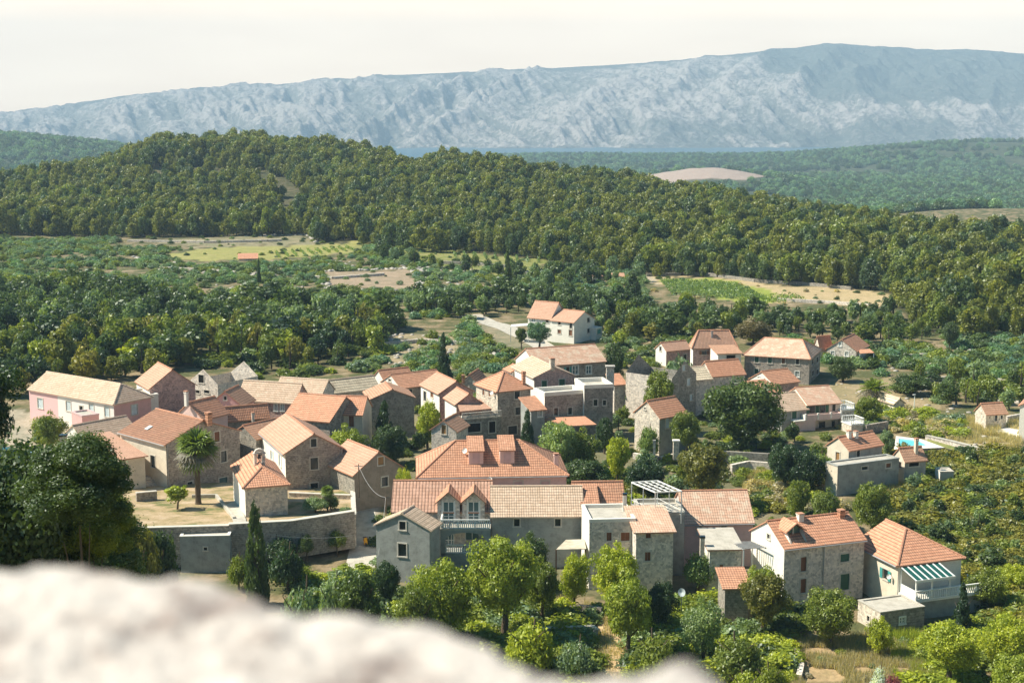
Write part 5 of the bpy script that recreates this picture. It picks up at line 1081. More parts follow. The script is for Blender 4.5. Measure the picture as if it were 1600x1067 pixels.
bg = bx_.build('bell_gable', None, hb.root); bl_ = MB(); bl_.tube([(q.x,q.y,q.z+1.30), (q.x,q.y,q.z+1.15), (q.x,q.y,q.z+.95), (q.x,q.y,q.z+.72), (q.x,q.y,q.z+.66)], [.04,.11,.14,.20,.24], 12, M['dkmetal']); bl_.bar((q.x-.34,q.y,q.z+1.32), (q.x+.34,q.y,q.z+1.32), .05, .05, M['wood']); bl_.build('bell', None, bg)
# big pink house: dormers, dishes, shutters
def dormer_shed(h, px, pyb, wpx, hgt, wallm, roofm, shut='pinks'):
    p = hit_roof(h, px, pyb); Yd = h.w(p.x, p.y).y; w = wpx*Yd/F/2; sl = h.r/(h.Lb/2); b = MB(); z1 = p.z+hgt; back = min(h.Lb/2-p.y, hgt/(sl*.62))
    y0, y1 = p.y, p.y+hgt/sl; m = M[wallm]
    b.face([(p.x-w,y0,p.z-.2), (p.x+w,y0,p.z-.2), (p.x+w,y0,z1), (p.x-w,y0,z1)], m)
    for s in (-1, 1): x = p.x+s*w; f = [(x,y0,p.z-.2), (x,y1,z1-.05), (x,y0,z1)]; b.face(f if s > 0 else f[::-1], m)
    d = b.build('dormer', None, h.root); r_ = MB(); sl2 = .25; y2 = y1+1.2; zz = lambda y: z1+.02+(y-y0)*sl2
    P = [(p.x-w-.15,y0-.25), (p.x+w+.15,y0-.25), (p.x+w+.15,y2), (p.x-w-.15,y2)]; top = [Vector((x,y,zz(y)+.10)) for x, y in P]
    r_.face(top, M[roofm], [(x, y) for x, y in P]); r_.face([t-Vector((0,0,.12)) for t in top[::-1]], M[roofm])
    for i in range(4): a, c = top[i], top[(i+1) % 4]; r_.face([c, a, a-Vector((0,0,.12)), c-Vector((0,0,.12))], M['ridge'])
    r_.build('dormer_roof', None, d); s_ = MB(); s_.box(p.x-w*.5, p.x-.01, y0-.05, y0+.02, p.z+.15, z1-.2, M[shut]); s_.box(p.x+.01, p.x+w*.5, y0-.05, y0+.02, p.z+.15, z1-.2, M[shut]); s_.build('shutter', None, d)
dormer_shed(h53, 744, 725, 23, 1.55, 'pinkl', 't_red'); dormer_shed(h53, 792.5, 724, 23, 1.55, 'pinkl', 't_red')
dish(h53, 727, 707, 9); dish(h53, 765.5, 749, 11, 'a')
# balustraded house: two gabled dormers over a balcony, arched loggia beneath
def gable_dormers(h):
    for px in (701, 740):
        q = local(h, px, 806, 0); x = (at(px, 790, 151).x-h.w(0,0).x); w = 1.22; y0 = -.36; zb = h.H-1.35; ze = h.H+.95; za = h.H+2.05; b = MB()
        cut_wall(b, lambda u, z: (x+u, y0, z), [(-w,zb), (w,zb), (w,ze), (0,za), (-w,ze)], [(-.62,.62,zb+.05,ze+.02)], 'stonel', inward=(0,1,0), depth=.2)
        for s in (-1, 1): f = [(x+s*w,y0,zb), (x+s*w,3.4,zb), (x+s*w,3.4,ze), (x+s*w,y0,ze)]; b.face(f if s > 0 else f[::-1], M['stonel'])
        d = b.build('dormer', None, h.root); r_ = MB(); y2 = 4.0
        for s in (-1, 1):
            P = [Vector((x,y0-.3,za+.12)), Vector((x+s*(w+.25),y0-.3,ze-.08)), Vector((x+s*(w+.25),y2,ze-.08)), Vector((x,y2,za+.12))]
            if s > 0: P = P[::-1]
            r_.face(P[::-1], M['t_red'], [(0,0),(1.5,0),(1.5,4),(0,4)]); r_.face([p-Vector((0,0,.14)) for p in P], M['t_red'])
            for i in range(4): a, c = P[i], P[(i+1) % 4]; r_.face([a, c, c-Vector((0,0,.14)), a-Vector((0,0,.14))], M['ridge'])
        r_.build('dormer_roof', None, d)
        g = MB(); g.box(x-.62, x+.62, y0+.16, y0+.2, zb+.05, ze+.05, M['glassb'])
        for a in (-.62, -.05, .52): g.box(x+a, x+a+.1, y0+.08, y0+.15, zb+.05, ze+.05, M['wpaint'])
        for zz in (zb+.05, zb+.65, zb+1.15, ze-.05): g.box(x-.62, x+.62, y0+.085, y0+.145, zz, zz+.07, M['wpaint'])
        for a in (-.75, .62): g.box(x+a, x+a+.13, y0-.03, y0+.02, zb+.05, ze+.15, M['wpaint'])
        g.build('balcony_door', None, d)
    # projecting two-level balcony
    x0 = at(686,810,146).x-h.w(0,0).x; x1 = at(766,810,146).x-h.w(0,0).x; zf = h.H-1.4; yb = -2.6; b = MB(); zl = zf-2.75
    b.box(x0, x1, yb, .1, zf-.22, zf, M['concrete']); fl = b.build('balcony', None, h.root)
    baluster_run(fl, (x0+.1, yb+.12, 0), (x1-.1, yb+.12, 0), zf, .95); baluster_run(fl, (x0+.1, yb+.2, 0), (x0+.1, 0, 0), zf, .95)
    b = MB(); n = 12; c = (x0+x1)/2; R = (x1-x0)/2-.55     # arched front wall
    top = zf-.23; sp = top-.95
    for i in range(n):
        u0, u1 = -1+2*i/n, -1+2*(i+1)/n; za, zb_ = sp+.75*math.sqrt(max(0,1-u0*u0)), sp+.75*math.sqrt(max(0,1-u1*u1)); xa, xb = c+R*u0, c+R*u1
        b.face([(xa,yb,za), (xb,yb,zb_), (xb,yb,top), (xa,yb,top)], M['greyp']); b.face([(xb,yb+.35,zb_), (xa,yb+.35,za), (xa,yb+.35,top), (xb,yb+.35,top)], M['greyp']); b.face([(xa,yb+.35,za), (xb,yb+.35,zb_), (xb,yb,zb_), (xa,yb,za)], M['greyp'])
    for a, d_ in ((x0, x0+.55), (x1-.55, x1)): b.box(a, d_, yb, yb+.35, zl-.2, top, M['greyp'])
    b.box(x0, x1, yb, .1, zl-.25, zl, M['greyp']); b.box(x0, x1, yb+.02, .1, -3, zl-.255, M['greyp']); b.build('loggia', None, h.root)
    baluster_run(h.root, (x0+.6, yb+.15, 0), (x1-.6, yb+.15, 0), zl, .9)
    g = MB(); xx = at(737,832,149).x-h.w(0,0).x; g.box(xx-.7, xx+.7, -.07, -.01, zl+.8, zl+1.9, M['glassb']); g.box(xx-.8, xx-.7, -.1, -.01, zl+.7, zl+2, M['wpaint']); g.box(xx+.7, xx+.8, -.1, -.01, zl+.7, zl+2, M['wpaint']); g.box(xx-.04, xx+.04, -.1, -.01, zl+.8, zl+1.9, M['wpaint'])
    xx = x0+.9; g.box(xx-.55, xx+.45, -.07, -.01, zl+.05, zl+2.1, M['glassb'])
    for a in (-.55, -.2, .15, .4): g.box(xx+a, xx+a+.07, -.1, -.01, zl+.05, zl+2.1, M['wpaint'])
    for zz in (.05, .7, 1.35, 2.0): g.box(xx-.55, xx+.47, -.095, -.012, zl+zz, zl+zz+.07, M['wpaint'])
    g.build('window', None, h.root)
gable_dormers(h54)
# roof door of the dark red roof house
def roof_door(h):
    p = hit_roof(h, 920, 790); w = .75; y0 = -.38; zt_ = h.H+1.15; b = MB(); zb = h.H-1.0
    for a, c in ((-w-.15,-w+.1), (w-.1,w+.15)): b.box(p.x+a, p.x+c, y0, y0+1.9, zb-.5, zt_, M['stonel'])
    d = b.build('dormer', None, h.root); r_ = MB(); r_.obox((p.x-w-.3,y0-.3,zt_-.05), (2*w+.6,0,0), (0,3.4,1.35), (0,0,.12), M['t_red']); r_.build('dormer_roof', None, d)
    g = MB(); g.box(p.x-w+.1, p.x-.02, y0+.1, y0+.16, zb, zt_-.1, M['wood']); g.box(p.x+.02, p.x+w-.1, y0+.1, y0+.16, zb, zt_-.1, M['wood']); g.build('door_leaf', None, d)
roof_door(h57)
# white steel pergola on the roof terrace
def pergola():
    z = h58c.ze; base = Vector((at(1000,801,147).x, 147.4, z-.2)); r = empty('pergola', base); tag(r, 'white steel pergola frame on the concrete roof terrace', 'pergola')
    zt = z_for(0, 147.5, 768); A = at(1024,769,146.8); B = at(1065,767.4,146.8); zt = A.z; 
    def onz(px, py): d = at(px, py, 1.0); return d*(zt/d.z)
    C = onz(1027.5,751); D = onz(987,753.5); P = [A, B, C, D]; rel = [p-base for p in P]; b = MB()
    for p in rel: b.bar((p.x,p.y,p.z), (p.x,p.y,-.9), .10, .10, M['wpaint'])
    for i in range(4): b.bar(rel[i], rel[(i+1) % 4], .12, .12, M['wpaint'])
    mid = [(rel[0].lerp(rel[1], t), rel[3].lerp(rel[2], t)) for t in (.25,.5,.75)]
    for a, c in mid: b.bar(a, c, .07, .09, M['wpaint'])
    for t in (.2,.4,.6,.8): b.bar(rel[0].lerp(rel[3], t)+Vector((0,0,.02)), rel[1].lerp(rel[2], t)+Vector((0,0,.02)), .06, .06, M['wpaint'])
    pz = rel[0].lerp(rel[3], .5); b.bar(pz, (pz.x,pz.y,-.9), .08, .08, M['wpaint']); pz = rel[1].lerp(rel[2], .5); b.bar(pz, (pz.x,pz.y,-.9), .08, .08, M['wpaint']); b.build('frame', None, r)
    b = MB(); 
    for a, c in ((rel[0],rel[3]), (rel[1],rel[2]), (rel[3],rel[2])):
        for hz in (.35, .85): b.bar((a.x,a.y,-.3+hz), (c.x,c.y,-.3+hz), .04, .04, M['wpaint'])
    b.build('railing', None, r)
pergola()
def pillar(name, label, px, top, base, wpx, Y, mat='white', cat='pillar', capm='glass'):
    p = at(px, base, Y); r = empty(name, p); tag(r, label, cat); w = wpx*Y/F/2; h_ = (base-top)*Y/F; b = MB(); b.box(-w, w, -w, w, -.5, h_, M[mat]); b.build('shaft', None, r); b = MB(); b.box(-w*1.25, w*1.25, -w*1.25, w*1.25, h_+.002, h_+.18, M[capm]); b.build('cap', None, r)
pillar('chimney', 'white terrace chimney with dark cap left of the white pergola', 976, 771, 800, 6, 147.5, cat='chimney')
pillar('chimney', 'pale chimney rising from grey slab roof below the pink house', 1097, 838, 862, 7, 141.8, 'stonew', cat='chimney')
pillar('chimney', 'old pale chimney in front of lean-to annex, half hidden by near pine', 100, 680, 705, 9, 150, 'stonew', cat='chimney')
pillar('gate_pillar', 'white gate pillar with slab cap right of small white-gabled house', 1056, 688, 712, 9, 191, 'stonew', 'pillar', 'white')
pillar('gate_pillar', 'slim stone post carrying the vine below small white-gabled house', 1022, 688, 712, 4, 191, 'stonel', 'pillar', 'surround')
pillar('ruin_pillar', 'broken free-standing stone wall stump with pointed top, left of ruined block', 953, 572, 604, 12, 219, 'stonel', 'ruin', 'rock')
# canopies
def canopy(name, label, corners, mat, thick=.12, posts=(), zf=None, cat='canopy', slats=0, postm='wpaint'):
    """corners: (px,py,Y) four points of the top; posts: indices with ground"""
    P = [at(*c) for c in corners]; o = Vector((P[0].x, P[0].y, float(terr(P[0].x, P[0].y)))); r = empty(name, o); tag(r, label, cat); b = MB(); Q = [p-o for p in P]; t = Vector((0,0,thick)); u = (Q[1]-Q[0]).length; v = (Q[3]-Q[0]).length
    if slats:
        for i in range(slats+1): b.bar(Q[0].lerp(Q[1], i/slats), Q[3].lerp(Q[2], i/slats), .10, .08, M[mat])
        b.bar(Q[0]-t, Q[1]-t, .1, .1, M[mat]); b.bar(Q[3]-t, Q[2]-t, .1, .1, M[mat]); b.build('slats', None, r)
    else:
        b.face(Q, M[mat], [(0,0), (u,0), (u,v), (0,v)]); b.face([q-t for q in Q[::-1]], M[mat])
        for i in range(4): a, c = Q[i], Q[(i+1) % 4]; b.face([c, a, a-t, c-t], M[mat])
        b.build('roof', None, r)
    for i in posts:
        b = MB(); x, y, z = Q[i] if isinstance(i, int) else at(*i)-o; b.bar((x*.98,y+.1,z-thick), (x*.98,y+.1,(zf if zf is not None else -.3)), .13, .13, M[postm]); b.build('post', None, r)
    return r, o
canopy('porch_canopy', 'low orange porch roof on a white post in front of the stone terrace blocks', [(893,665,198), (932.6,663,198), (914,650,202.5), (846,653,203)], 't_or', .15, (0,1))
canopy('veranda_roof', 'smooth pink lean-to roof over the lattice balcony', [(719,642.5,202.3), (768,638,204.5), (750,623.5,208), (713.5,626,206.5)], 't_ps', .15, (0,1), zf=h21.gz-float(terr(at(719,642,202.3).x,202.3))+h21.H-.1, postm='wood')
baluster_run(h21.root, (0,-.1,0), (h21.La,-.1,0), h21.H-.1, .95, 'stonel', .16)
canopy('slatted_pergola', 'grey slatted pergola roof between slab-roofed outbuilding and three-level house', [(1141,847,143), (1162,857,140.5), (1197,855,140), (1176,846,143)][::-1], 'metal', .1, (0,2), slats=7)
canopy('lean_to', 'ribbed old sheet lean-to roof against long stone house, above small lime tree', [(869,858,143), (916,857,143), (913,842,146.5), (884,843,146.5)], 'tin', .06, (0,1), cat='lean-to', postm='wood')
canopy('carport', 'flat white canopy left of the white pair of houses', [(798,510,299), (826,508,297), (826,505,301), (799,507,303)], 'wpaint', .15, (0,1))
canopy('porch_canopy', 'orange porch roof on right side of detached red-roofed stone house', [(1344,552,270.5), (1366,551,270), (1359,545,273.5), (1341,546,273.8)], 't_or', .12, (0,1))
# striped awning veranda and balcony of the hipped house
def awn(h):
    x0 = 0.9; x1 = 6.0; z = h.H-.35; yb = -2.9; b = MB(); fl = -.15-.35
    zf = h.H-3.0; b.box(.1, h.La+.9, yb, -.02, zf-.2, zf, M['white']); b.box(.3, h.La+.7, yb+.4, -.03, zf-3, zf-.21, M['greyp']); bal = b.build('balcony', None, h.root)
    baluster_run(bal, (.2,yb+.1,0), (h.La+.7,yb+.1,0), zf, .95); baluster_run(bal, (h.La+.75,yb+.1,0), (h.La+.75,-.1,0), zf, .95)
    zb2 = z-.75; w = MB(); n = 6
    for px_ in (.35, 2.2, 4.3): w.bar((px_,yb+.3,zf), (px_,yb+.3,zb2), .12, .12, M['wpaint'])
    w.bar((.35,-.1,zf), (.35,-.1,z-.1), .12, .12, M['wpaint']); w.bar((.3,yb+.3,zb2), (4.5,yb+.3,zb2), .14, .16, M['wpaint'])
    w.box(.3, .4, yb+.3, -.1, zf, zf+.9, M['wpaint']); w.build('veranda_frame', None, h.root)
    a = MB(); a.obox((.1,yb+.05,zb2+.1), (4.6,0,0), (0,-yb-.1,z-zb2-.1), (0,0,.05), M['awn']); aw = a.build('awning', None, h.root); s = MB()
    for i in range(7): s.obox((.08+i*.74,yb+.0,zb2+.155), (.16,0,0), (0,-yb-.1,z-zb2-.1), (0,0,.035), M['wpaint'])
    s.box(.05, 4.75, yb-.02, yb+.03, zb2-.05, zb2+.2, M['wpaint']); s.build('stripes', None, aw)
    # arch below
awn(h62); dish(h62, 1394, 900, 8, 'b')
# cut-in dormer of the three-level house
def dormer_cut(h):
    p = hit_roof(h, 1249, 850); b = MB(); x, y0 = p.x, .15; w = .95; zb = h.rz(x, y0)-.05; ze = zb+1.15; za = ze+.75; yb = 2.2; m = M['wpaint']
    for s in (-1, 1): f = [(x+s*w,y0,zb), (x+s*w,yb+1,zb+1.4), (x+s*w,yb+1,ze), (x+s*w,y0+.9,ze)]; b.face(f, m); b.face([(u-.12*s,v,z_) for u, v, z_ in f[::-1]], m)
    b.face([(x-w,1.5,zb), (x+w,1.5,zb), (x+w,1.5,ze), (x,1.5,za), (x-w,1.5,ze)], M['glassb']); b.face([(x-w,y0,zb+.05), (x+w,y0,zb+.05), (x+w,1.5,zb+.35), (x-w,1.5,zb+.35)], m)
    for s in (-1, 0, 1): b.bar((x+s*w*.95,1.44,zb), (x+s*w*.95,1.44,ze+(.7 if s == 0 else 0)), .1, .08, m)
    d = b.build('dormer', None, h.root); r_ = MB()
    for s in (-1, 1): r_.obox((x,.7,za+.05), (s*(w+.25),0,-(za-ze)-.12), (0,2.6,0), (0,0,.12), M['t_or'])
    r_.build('dormer_roof', None, d)
dormer_cut(h61)
b = MB(); b.tube([(4.6,-.08,-.5), (4.6,-.08,h61.H-.3), (4.6,-.25,h61.H-.08)], .05, 6, M['metal']); b.build('drainpipe', None, h61.root)
for hh_, x in ((h7, .15), (h51, h51.La-.2)):
    b = MB(); b.tube([(x,-.08,-.5), (x,-.08,hh_.H-.3), (x,-.25,hh_.H-.1)], .05, 6, M['metal']); b.build('drainpipe', None, hh_.root)
for hh_ in (h61, h62, h53, h51, h7, h59):   # gutters along the front eaves
    sl = hh_.r/((hh_.Lb if hh_.ridge == 'x' else hh_.La)/2); z = hh_.H-sl*.34; b = MB()
    if hh_.ridge == 'x': b.tube([(-.1,-.36,z-.1), (hh_.La+.1,-.36,z-.1)], .07, 6, M['metal'])
    else: b.tube([(-.36,-.1,z-.1), (-.36,hh_.Lb+.1,z-.1)], .07, 6, M['metal'])
    b.build('gutter', None, hh_.root)
# balcony of the two-storey house
def balc(h):
    z = h.H-2.15; b = MB(); b.box(-1.2, h.La-.6, -1.5, -.01, z-.18, z, M['pinkl']); d = b.build('balcony', None, h.root); b = MB()
    b.box(-1.2, h.La-.6, -1.5, -1.38, z+.003, z+.75, M['pinkl']); b.box(h.La-.75, h.La-.6, -1.38, -.01, z+.003, z+.75, M['pinkl']); b.box(-1.2, -1.08, -1.38, -.01, z+.003, z+.75, M['white'])
    for x in (-1.2, .9, 3.1, h.La-.78): b.box(x-.03, x+.22, -1.55, -1.33, z-.02, z+.95, M['white'])
    b.build('parapet', None, d); b = MB(); b.box(-2.9, .6, -1.45, -.02, -1, z-.19, M['pinkl']); b.build('lower_block', None, h.root)
    b = MB(); b.box(-3.1, -1.3, -1.6, .4, z-.17, z+.02, M['white']); b.build('terrace_slab', None, h.root)
balc(h38)
def small_terrace(label, px, top, base, wpx, Y):
    p = at(px, base, Y); gz_ = float(terr(p.x, p.y)); r = empty('terrace', Vector((p.x, p.y, gz_)), .3); tag(r, label, 'terrace'); w = wpx*Y/F; zt = z_for(p.x, p.y, top)-gz_-.9; zt = max(zt, .5)
    b = MB(); b.box(0, w, 0, 2.8, -.5, zt, M['stonew']); b.build('base', None, r); b = MB(); b.box(-.1, w+.1, -.1, 2.9, zt+.002, zt+.16, M['wpaint']); b.build('slab', None, r)
    baluster_run(r, (0,0,0), (w,0,0), zt+.16, .85, step=.3); baluster_run(r, (w,0,0), (w,2.7,0), zt+.16, .85, step=.3); baluster_run(r, (0,2.7,0), (w,2.7,0), zt+.16, .85, step=.3)
small_terrace('white balustraded terrace beside right wall of the pink-balcony house', 1313, 633, 668, 24, 213)
small_terrace('small white railed landing in the bushes right of the pink-balcony house', 1330, 656, 676, 22, 208)
# pale blue satellite dish in the shady garden
g = at(1064.6, 948, 131.5); r_ = empty('satellite_dish', g); tag(r_, 'pale blue satellite dish on a pole in the shaded garden', 'satellite dish'); b = MB(); b.bar((0,0,-.3), (0,0,1.35), .07, .07, M['metal']); b.build('pole', None, r_)
b = MB(); ax = Vector((-.25,-.95,.25)).normalized(); t_ = ax.cross(Vector((0,0,1))).normalized(); u_ = t_.cross(ax); c_ = Vector((0,-.1,1.5)); ring = [c_+ax*.12+(t_*math.cos(a)+u_*math.sin(a)*1.15)*.36 for a in (2*PI*j/20 for j in range(20))]
for j in range(20): b.face([c_, ring[j], ring[(j+1) % 20]], M['bluew']); b.face([c_-ax*.02, ring[(j+1) % 20]-ax*.02, ring[j]-ax*.02], M['bluew'])
b.build('reflector', None, r_)
# outside stairs of the big stone house
b = MB()
for i in range(9): b.box(-1.5, -.02, 3.1-.34*i, 3.44-.34*i, -.5, 2.0-.22*i, M['stonel'])
b.box(-1.5, -.02, 3.44, 5.6, -.5, 2.2, M['stonel']); b.build('stairs', None, h7.root)
# ---- free-standing walls
for lab, pts, h_, w, mt, cp in [
 ('pale wall behind the pool lawn, running down to the right', [(1447,690),(1480,697),(1540,712)], .9, .5, 'stonel', 'concrete'),
 ('short whitish wall at near end of the pool lawn', [(1486,717),(1536,714)], .9, .4, 'stonel', 'concrete'),
 ('stone wall behind small white-gabled house, left of pool', [(1352,678),(1386,672)], 1.4, .4, 'stone', None),
 ('crumbling garden wall in grass behind ochre-green tree, right', [(1142,738),(1170,732),(1204,735)], 1.1, .5, 'stonel', None),
 ('shaded retaining wall below the great dark tree', [(1130,722),(1200,726),(1250,722)], 1.6, .5, 'stoned', None),
 ('low wall at foot of the cane clumps, lower centre', [(862,962),(908,958),(940,962)], .9, .4, 'stone', None),
 ('pale kerb wall around sunken garden bed, front edge', [(838,996),(925,992),(932,998)], .9, .3, 'greyp', 'surround'),
 ('pale kerb wall around sunken garden bed, rear edge', [(800,962),(845,966),(905,954),(930,990)], .3, .3, 'stonel', 'surround'),
 ('curved stone kerb beside the dark path, lower right', [(1232,1002),(1242,1020),(1252,1045),(1248,1062)], .5, .5, 'stonel', None),
 ('field wall at top of the vineyard', [(1010,432),(1100,430),(1180,441),(1260,446),(1330,453)], .9, .8, 'stoned', None),
 ('wall below the vine-hung posts on sunlit ledge', [(990,716),(1030,722),(1060,716)], .8, .5, 'stonel', None),
 ('long low wall beside white yard at right edge', [(1572,660),(1600,655)], 1.0, .4, 'stonel', None),
 ('broken field wall in stony ground far left of vineyard', [(690,412),(740,414),(790,418)], .9, 1.2, 'stoned', None), ('dry stone wall across the near olive terraces, left of the road', [(600,540),(660,534),(720,538)], .7, .6, 'stonel', None),
 ('dry stone wall high on the left terraces below the red hut', [(250,420),(330,424),(400,430)], .7, .9, 'stonel', None),
 ('dry stone wall in the central terraces, right of the lone cypress', [(450,432),(520,436),(600,430)], .7, .9, 'stonel', None),
 ('long dry stone wall at top of the left fields', [(200,378),(320,380),(440,377)], .8, 1.2, 'stonel', None),
 ('dry stone wall in the olive slope, right of detached red-roofed house', [(1400,560),(1470,556),(1550,562)], .7, .6, 'stonel', None),
 ('second, lower dry stone wall in the olive slope at right', [(1430,598),(1500,592),(1590,600)], .7, .6, 'stonel', None),
 ('dry stone wall crossing the tan meadow right of the vineyard', [(1215,470),(1290,474),(1370,480)], .7, .8, 'stonel', None)]:
    wall_run('stone_wall', lab, gw(pts, h_), h_, w, mt, cp)
# swimming pool
def pool():
    z = z_for(0, 195, 703)+.3; d_ = lambda px, py: at(px, py, 1.0)*(z/at(px, py, 1.0).z); P = [d_(1397,702), d_(1476,699), d_(1440,686), d_(1400,681)]; o = P[0].copy(); gz_ = float(terr(o.x, o.y)); r = empty('swimming_pool', Vector((o.x, o.y, gz_))); tag(r, 'turquoise swimming pool with white deck on stone base', 'swimming pool'); O = Vector((o.x, o.y, gz_))
    Q = [p-O for p in P]; b = MB(); dn = Vector((0,0,1.6))
    c = sum(Q, Vector())/4; I = [d_(1404,698)-O, d_(1450,695.5)-O, d_(1436,688)-O, d_(1404,684.5)-O]
    for i in range(4): b.face([Q[i], Q[(i+1) % 4], I[(i+1) % 4], I[i]], M['white']); b.face([Q[(i+1) % 4], Q[i], Q[i]-dn, Q[(i+1) % 4]-dn], M['stonep']); b.face([I[i], I[(i+1) % 4], I[(i+1) % 4]-Vector((0,0,.5)), I[i]-Vector((0,0,.5))], M['bluew'])
    b.build('deck', None, r); t = NT('pool_water'); t.b.inputs['Roughness'].default_value = .08; t.b.inputs['Specular IOR Level'].default_value = .5; t.bump(t.noise(t.tc.outputs['Object'], 3, 3), .2, .03)
    w = MB(); w.face([q-Vector((0,0,.12)) for q in I]); w.build('water', t.out(t.ramp(t.noise(t.tc.outputs['Object'], 2, 3), [(.3, (.10,.55,.62)), (.7, (.2,.7,.75))])), r)
    L4 = [(1440,688),(1476,699),(1545,707),(1445,683)]; Lq = [d_(*p) for p in ((1446,687),(1482,698),(1538,708),(1450,683))]; m_ = MB(); m_.face([(p.x,p.y,p.z-.25) for p in Lq]); t = NT('mown_lawn'); tag(m_.build('pool_lawn', t.out(t.ramp(t.noise(t.tc.outputs['Object'], .8, 5), [(.3, (.16,.19,.05)), (.7, (.30,.28,.10))]))), kind='structure')
pool()
# road beyond the village and alley through it
def strip(name, pts, w, mat, lift=.06):
    b = MB(); P = [ground(*p) for p in pts]; Q = []
    for i in range(len(P)-1):
        for k in range(10): Q.append(P[i].lerp(P[i+1], k/10))
    Q.append(P[-1]); E = []
    for i, p in enumerate(Q):
        d = Q[min(i+1, len(Q)-1)]-Q[max(i-1, 0)]; n = Vector((d.y, -d.x, 0)).normalized()*w/2; E.append([(p+n*s).to_tuple()[:2] for s in (-1, -.33, .33, 1)])
    for i in range(len(E)-1):
        for k in range(3):
            q = [E[i][k], E[i][k+1], E[i+1][k+1], E[i+1][k]]; b.face([(x, y, float(terr(x, y))+.30*(fbm(x*.25, y*.25, 2, 9)-.5)+lift) for x, y in q])
    return tag(b.build(name, mat), kind='structure')
strip('road', [(735,492),(760,503),(790,512),(830,530),(860,548)], 5.0, 'concrete'); strip('alley', [(562,890),(570,850),(566,800),(560,775)], 3.2, 'concrete')
strip('footpath', [(955,1050),(965,1010),(945,975),(940,945)], 1.6, 'straw'); strip('lane', [(0,745),(60,728),(110,716),(150,712)], 4, 'concrete')
# lamp post, poles, wires
g = ground(1428,645); r_ = empty('street_lamp', g); tag(r_, 'slim pale street lamp by the scrubby slope right of the houses', 'street lamp'); b = MB(); b.tube([(0,0,-.4),(0,0,2.9)], [.09,.06], 8, M['wpaint']); b.build('pole', None, r_); b = MB(); b.box(-.28,.12,-.12,.12,2.9,3.05,M['wpaint']); b.build('lamp_head', None, r_)
def pole(px, top, base, Y, label):
    p = at(px, base, Y); r = empty('utility_pole', p); tag(r, label, 'pole'); h_ = (base-top)*Y/F; b = MB(); b.tube([(0,0,-.4),(0,0,h_)], [.08,.06], 8, M['bark']); b.build('pole', None, r); b = MB(); b.bar((-.5,0,h_-.25), (.5,0,h_-.25), .07, .07, M['dkmetal']); b.build('crossarm', None, r); return p+Vector((0,0,h_-.2))
pa = pole(561, 722, 772, 167, 'rusty roof pole in front of the brown plastered house'); pb = pole(603, 772, 800, 156, 'short pole on the wall right of the alley'); pc = pole(659, 935, 985, 122, 'slim dark lamp-like pole among trees at lower centre')
def wire(a, c, lab, sag=.5):
    b = MB(); a = Vector(a); c = Vector(c); b.tube([a.lerp(c, t/12)-a+Vector((0,0,-4*sag*(t/12)*(1-t/12))) for t in range(13)], .022, 5, M['metal']); o = b.build('overhead_wire'); o.location = a; tag(o, lab, 'wire')
wire(pa, pb, 'sagging wire from rusty roof pole down to the alley pole', 1.0); wire(pb, at(590,870,144), 'wire crossing the alley toward the grey gable house', .6); wire(at(350,668,178), at(398,688,182), 'thin wire between brown-roofed house and low orange roof', .4); wire(at(398,830,146), at(553,836,150), 'long wire in front of the curved terrace wall', .5)
# parked cars
def car(px, py, Y, paint, label, rz):
    p = ground(px, py) if Y is None else at(px, py, Y); p = Vector((p.x, p.y, float(terr(p.x, p.y)))); r = empty('parked_car', p, rz); tag(r, label, 'car'); t = NT('car_paint'); t.b.inputs['Roughness'].default_value = .25; t.b.inputs['Specular IOR Level'].default_value = .6; t.b.inputs['Base Color'].default_value = (*paint, 1)
    pr = [(-2.1,.35),(-2.1,.85),(-1.95,1.0),(-1.2,1.05),(-.75,1.48),(.7,1.5),(1.25,1.02),(2.0,.88),(2.12,.6),(2.1,.35)]; b = MB()
    def wy(z): return .82 if z < 1.1 else .66
    for s in (-1, 1): f = [(x, s*wy(z), z) for x, z in pr]; b.face(f[::-1] if s > 0 else f, t.m)
    for i in range(len(pr)): (x0,z0), (x1,z1) = pr[i], pr[(i+1) % len(pr)]; b.face([(x0,-wy(z0),z0), (x0,wy(z0),z0), (x1,wy(z1),z1), (x1,-wy(z1),z1)], t.m)
    b.build('body', None, r); g_ = MB()
    for s in (-1, 1): g_.face([(x, s*(wy(z)+.012), z) for x, z in ((-1.05,1.08),(-.70,1.42),(.62,1.42),(1.05,1.08))], M['glass'])
    g_.face([(1.22,-.62,1.08),(1.22,.62,1.08),(.76,.58,1.45),(.76,-.58,1.45)], M['glass']); g_.face([(-1.2,-.62,1.09),(-1.2,.62,1.09),(-.8,.58,1.45),(-.8,-.58,1.45)], M['glass']); g_.build('windows', None, r)
    for x in (-1.3, 1.3):
        for s in (-1, 1): w_ = MB(); w_.tube([(x,s*.62,.32),(x,s*.86,.32)], .32, 14, M['dkmetal']); w_.tube([(x,s*.86,.32),(x,s*.875,.32)], .18, 10, M['metal']); w_.build('wheel', None, r)
car(45, 722, None, (.25,.38,.50), 'pale blue car parked left of the round leafy tree, behind near pine', .4); car(12, 716, None, (.02,.10,.12), 'teal car cut off by left edge, under the near dark tree', .3)
car(300, 884, None, (.02,.11,.13), 'teal car parked below garage-like shed, hood toward the cypress', .1); car(262, 876, None, (.08,.015,.02), 'dark red car behind the teal one beside garage-like shed', .15)
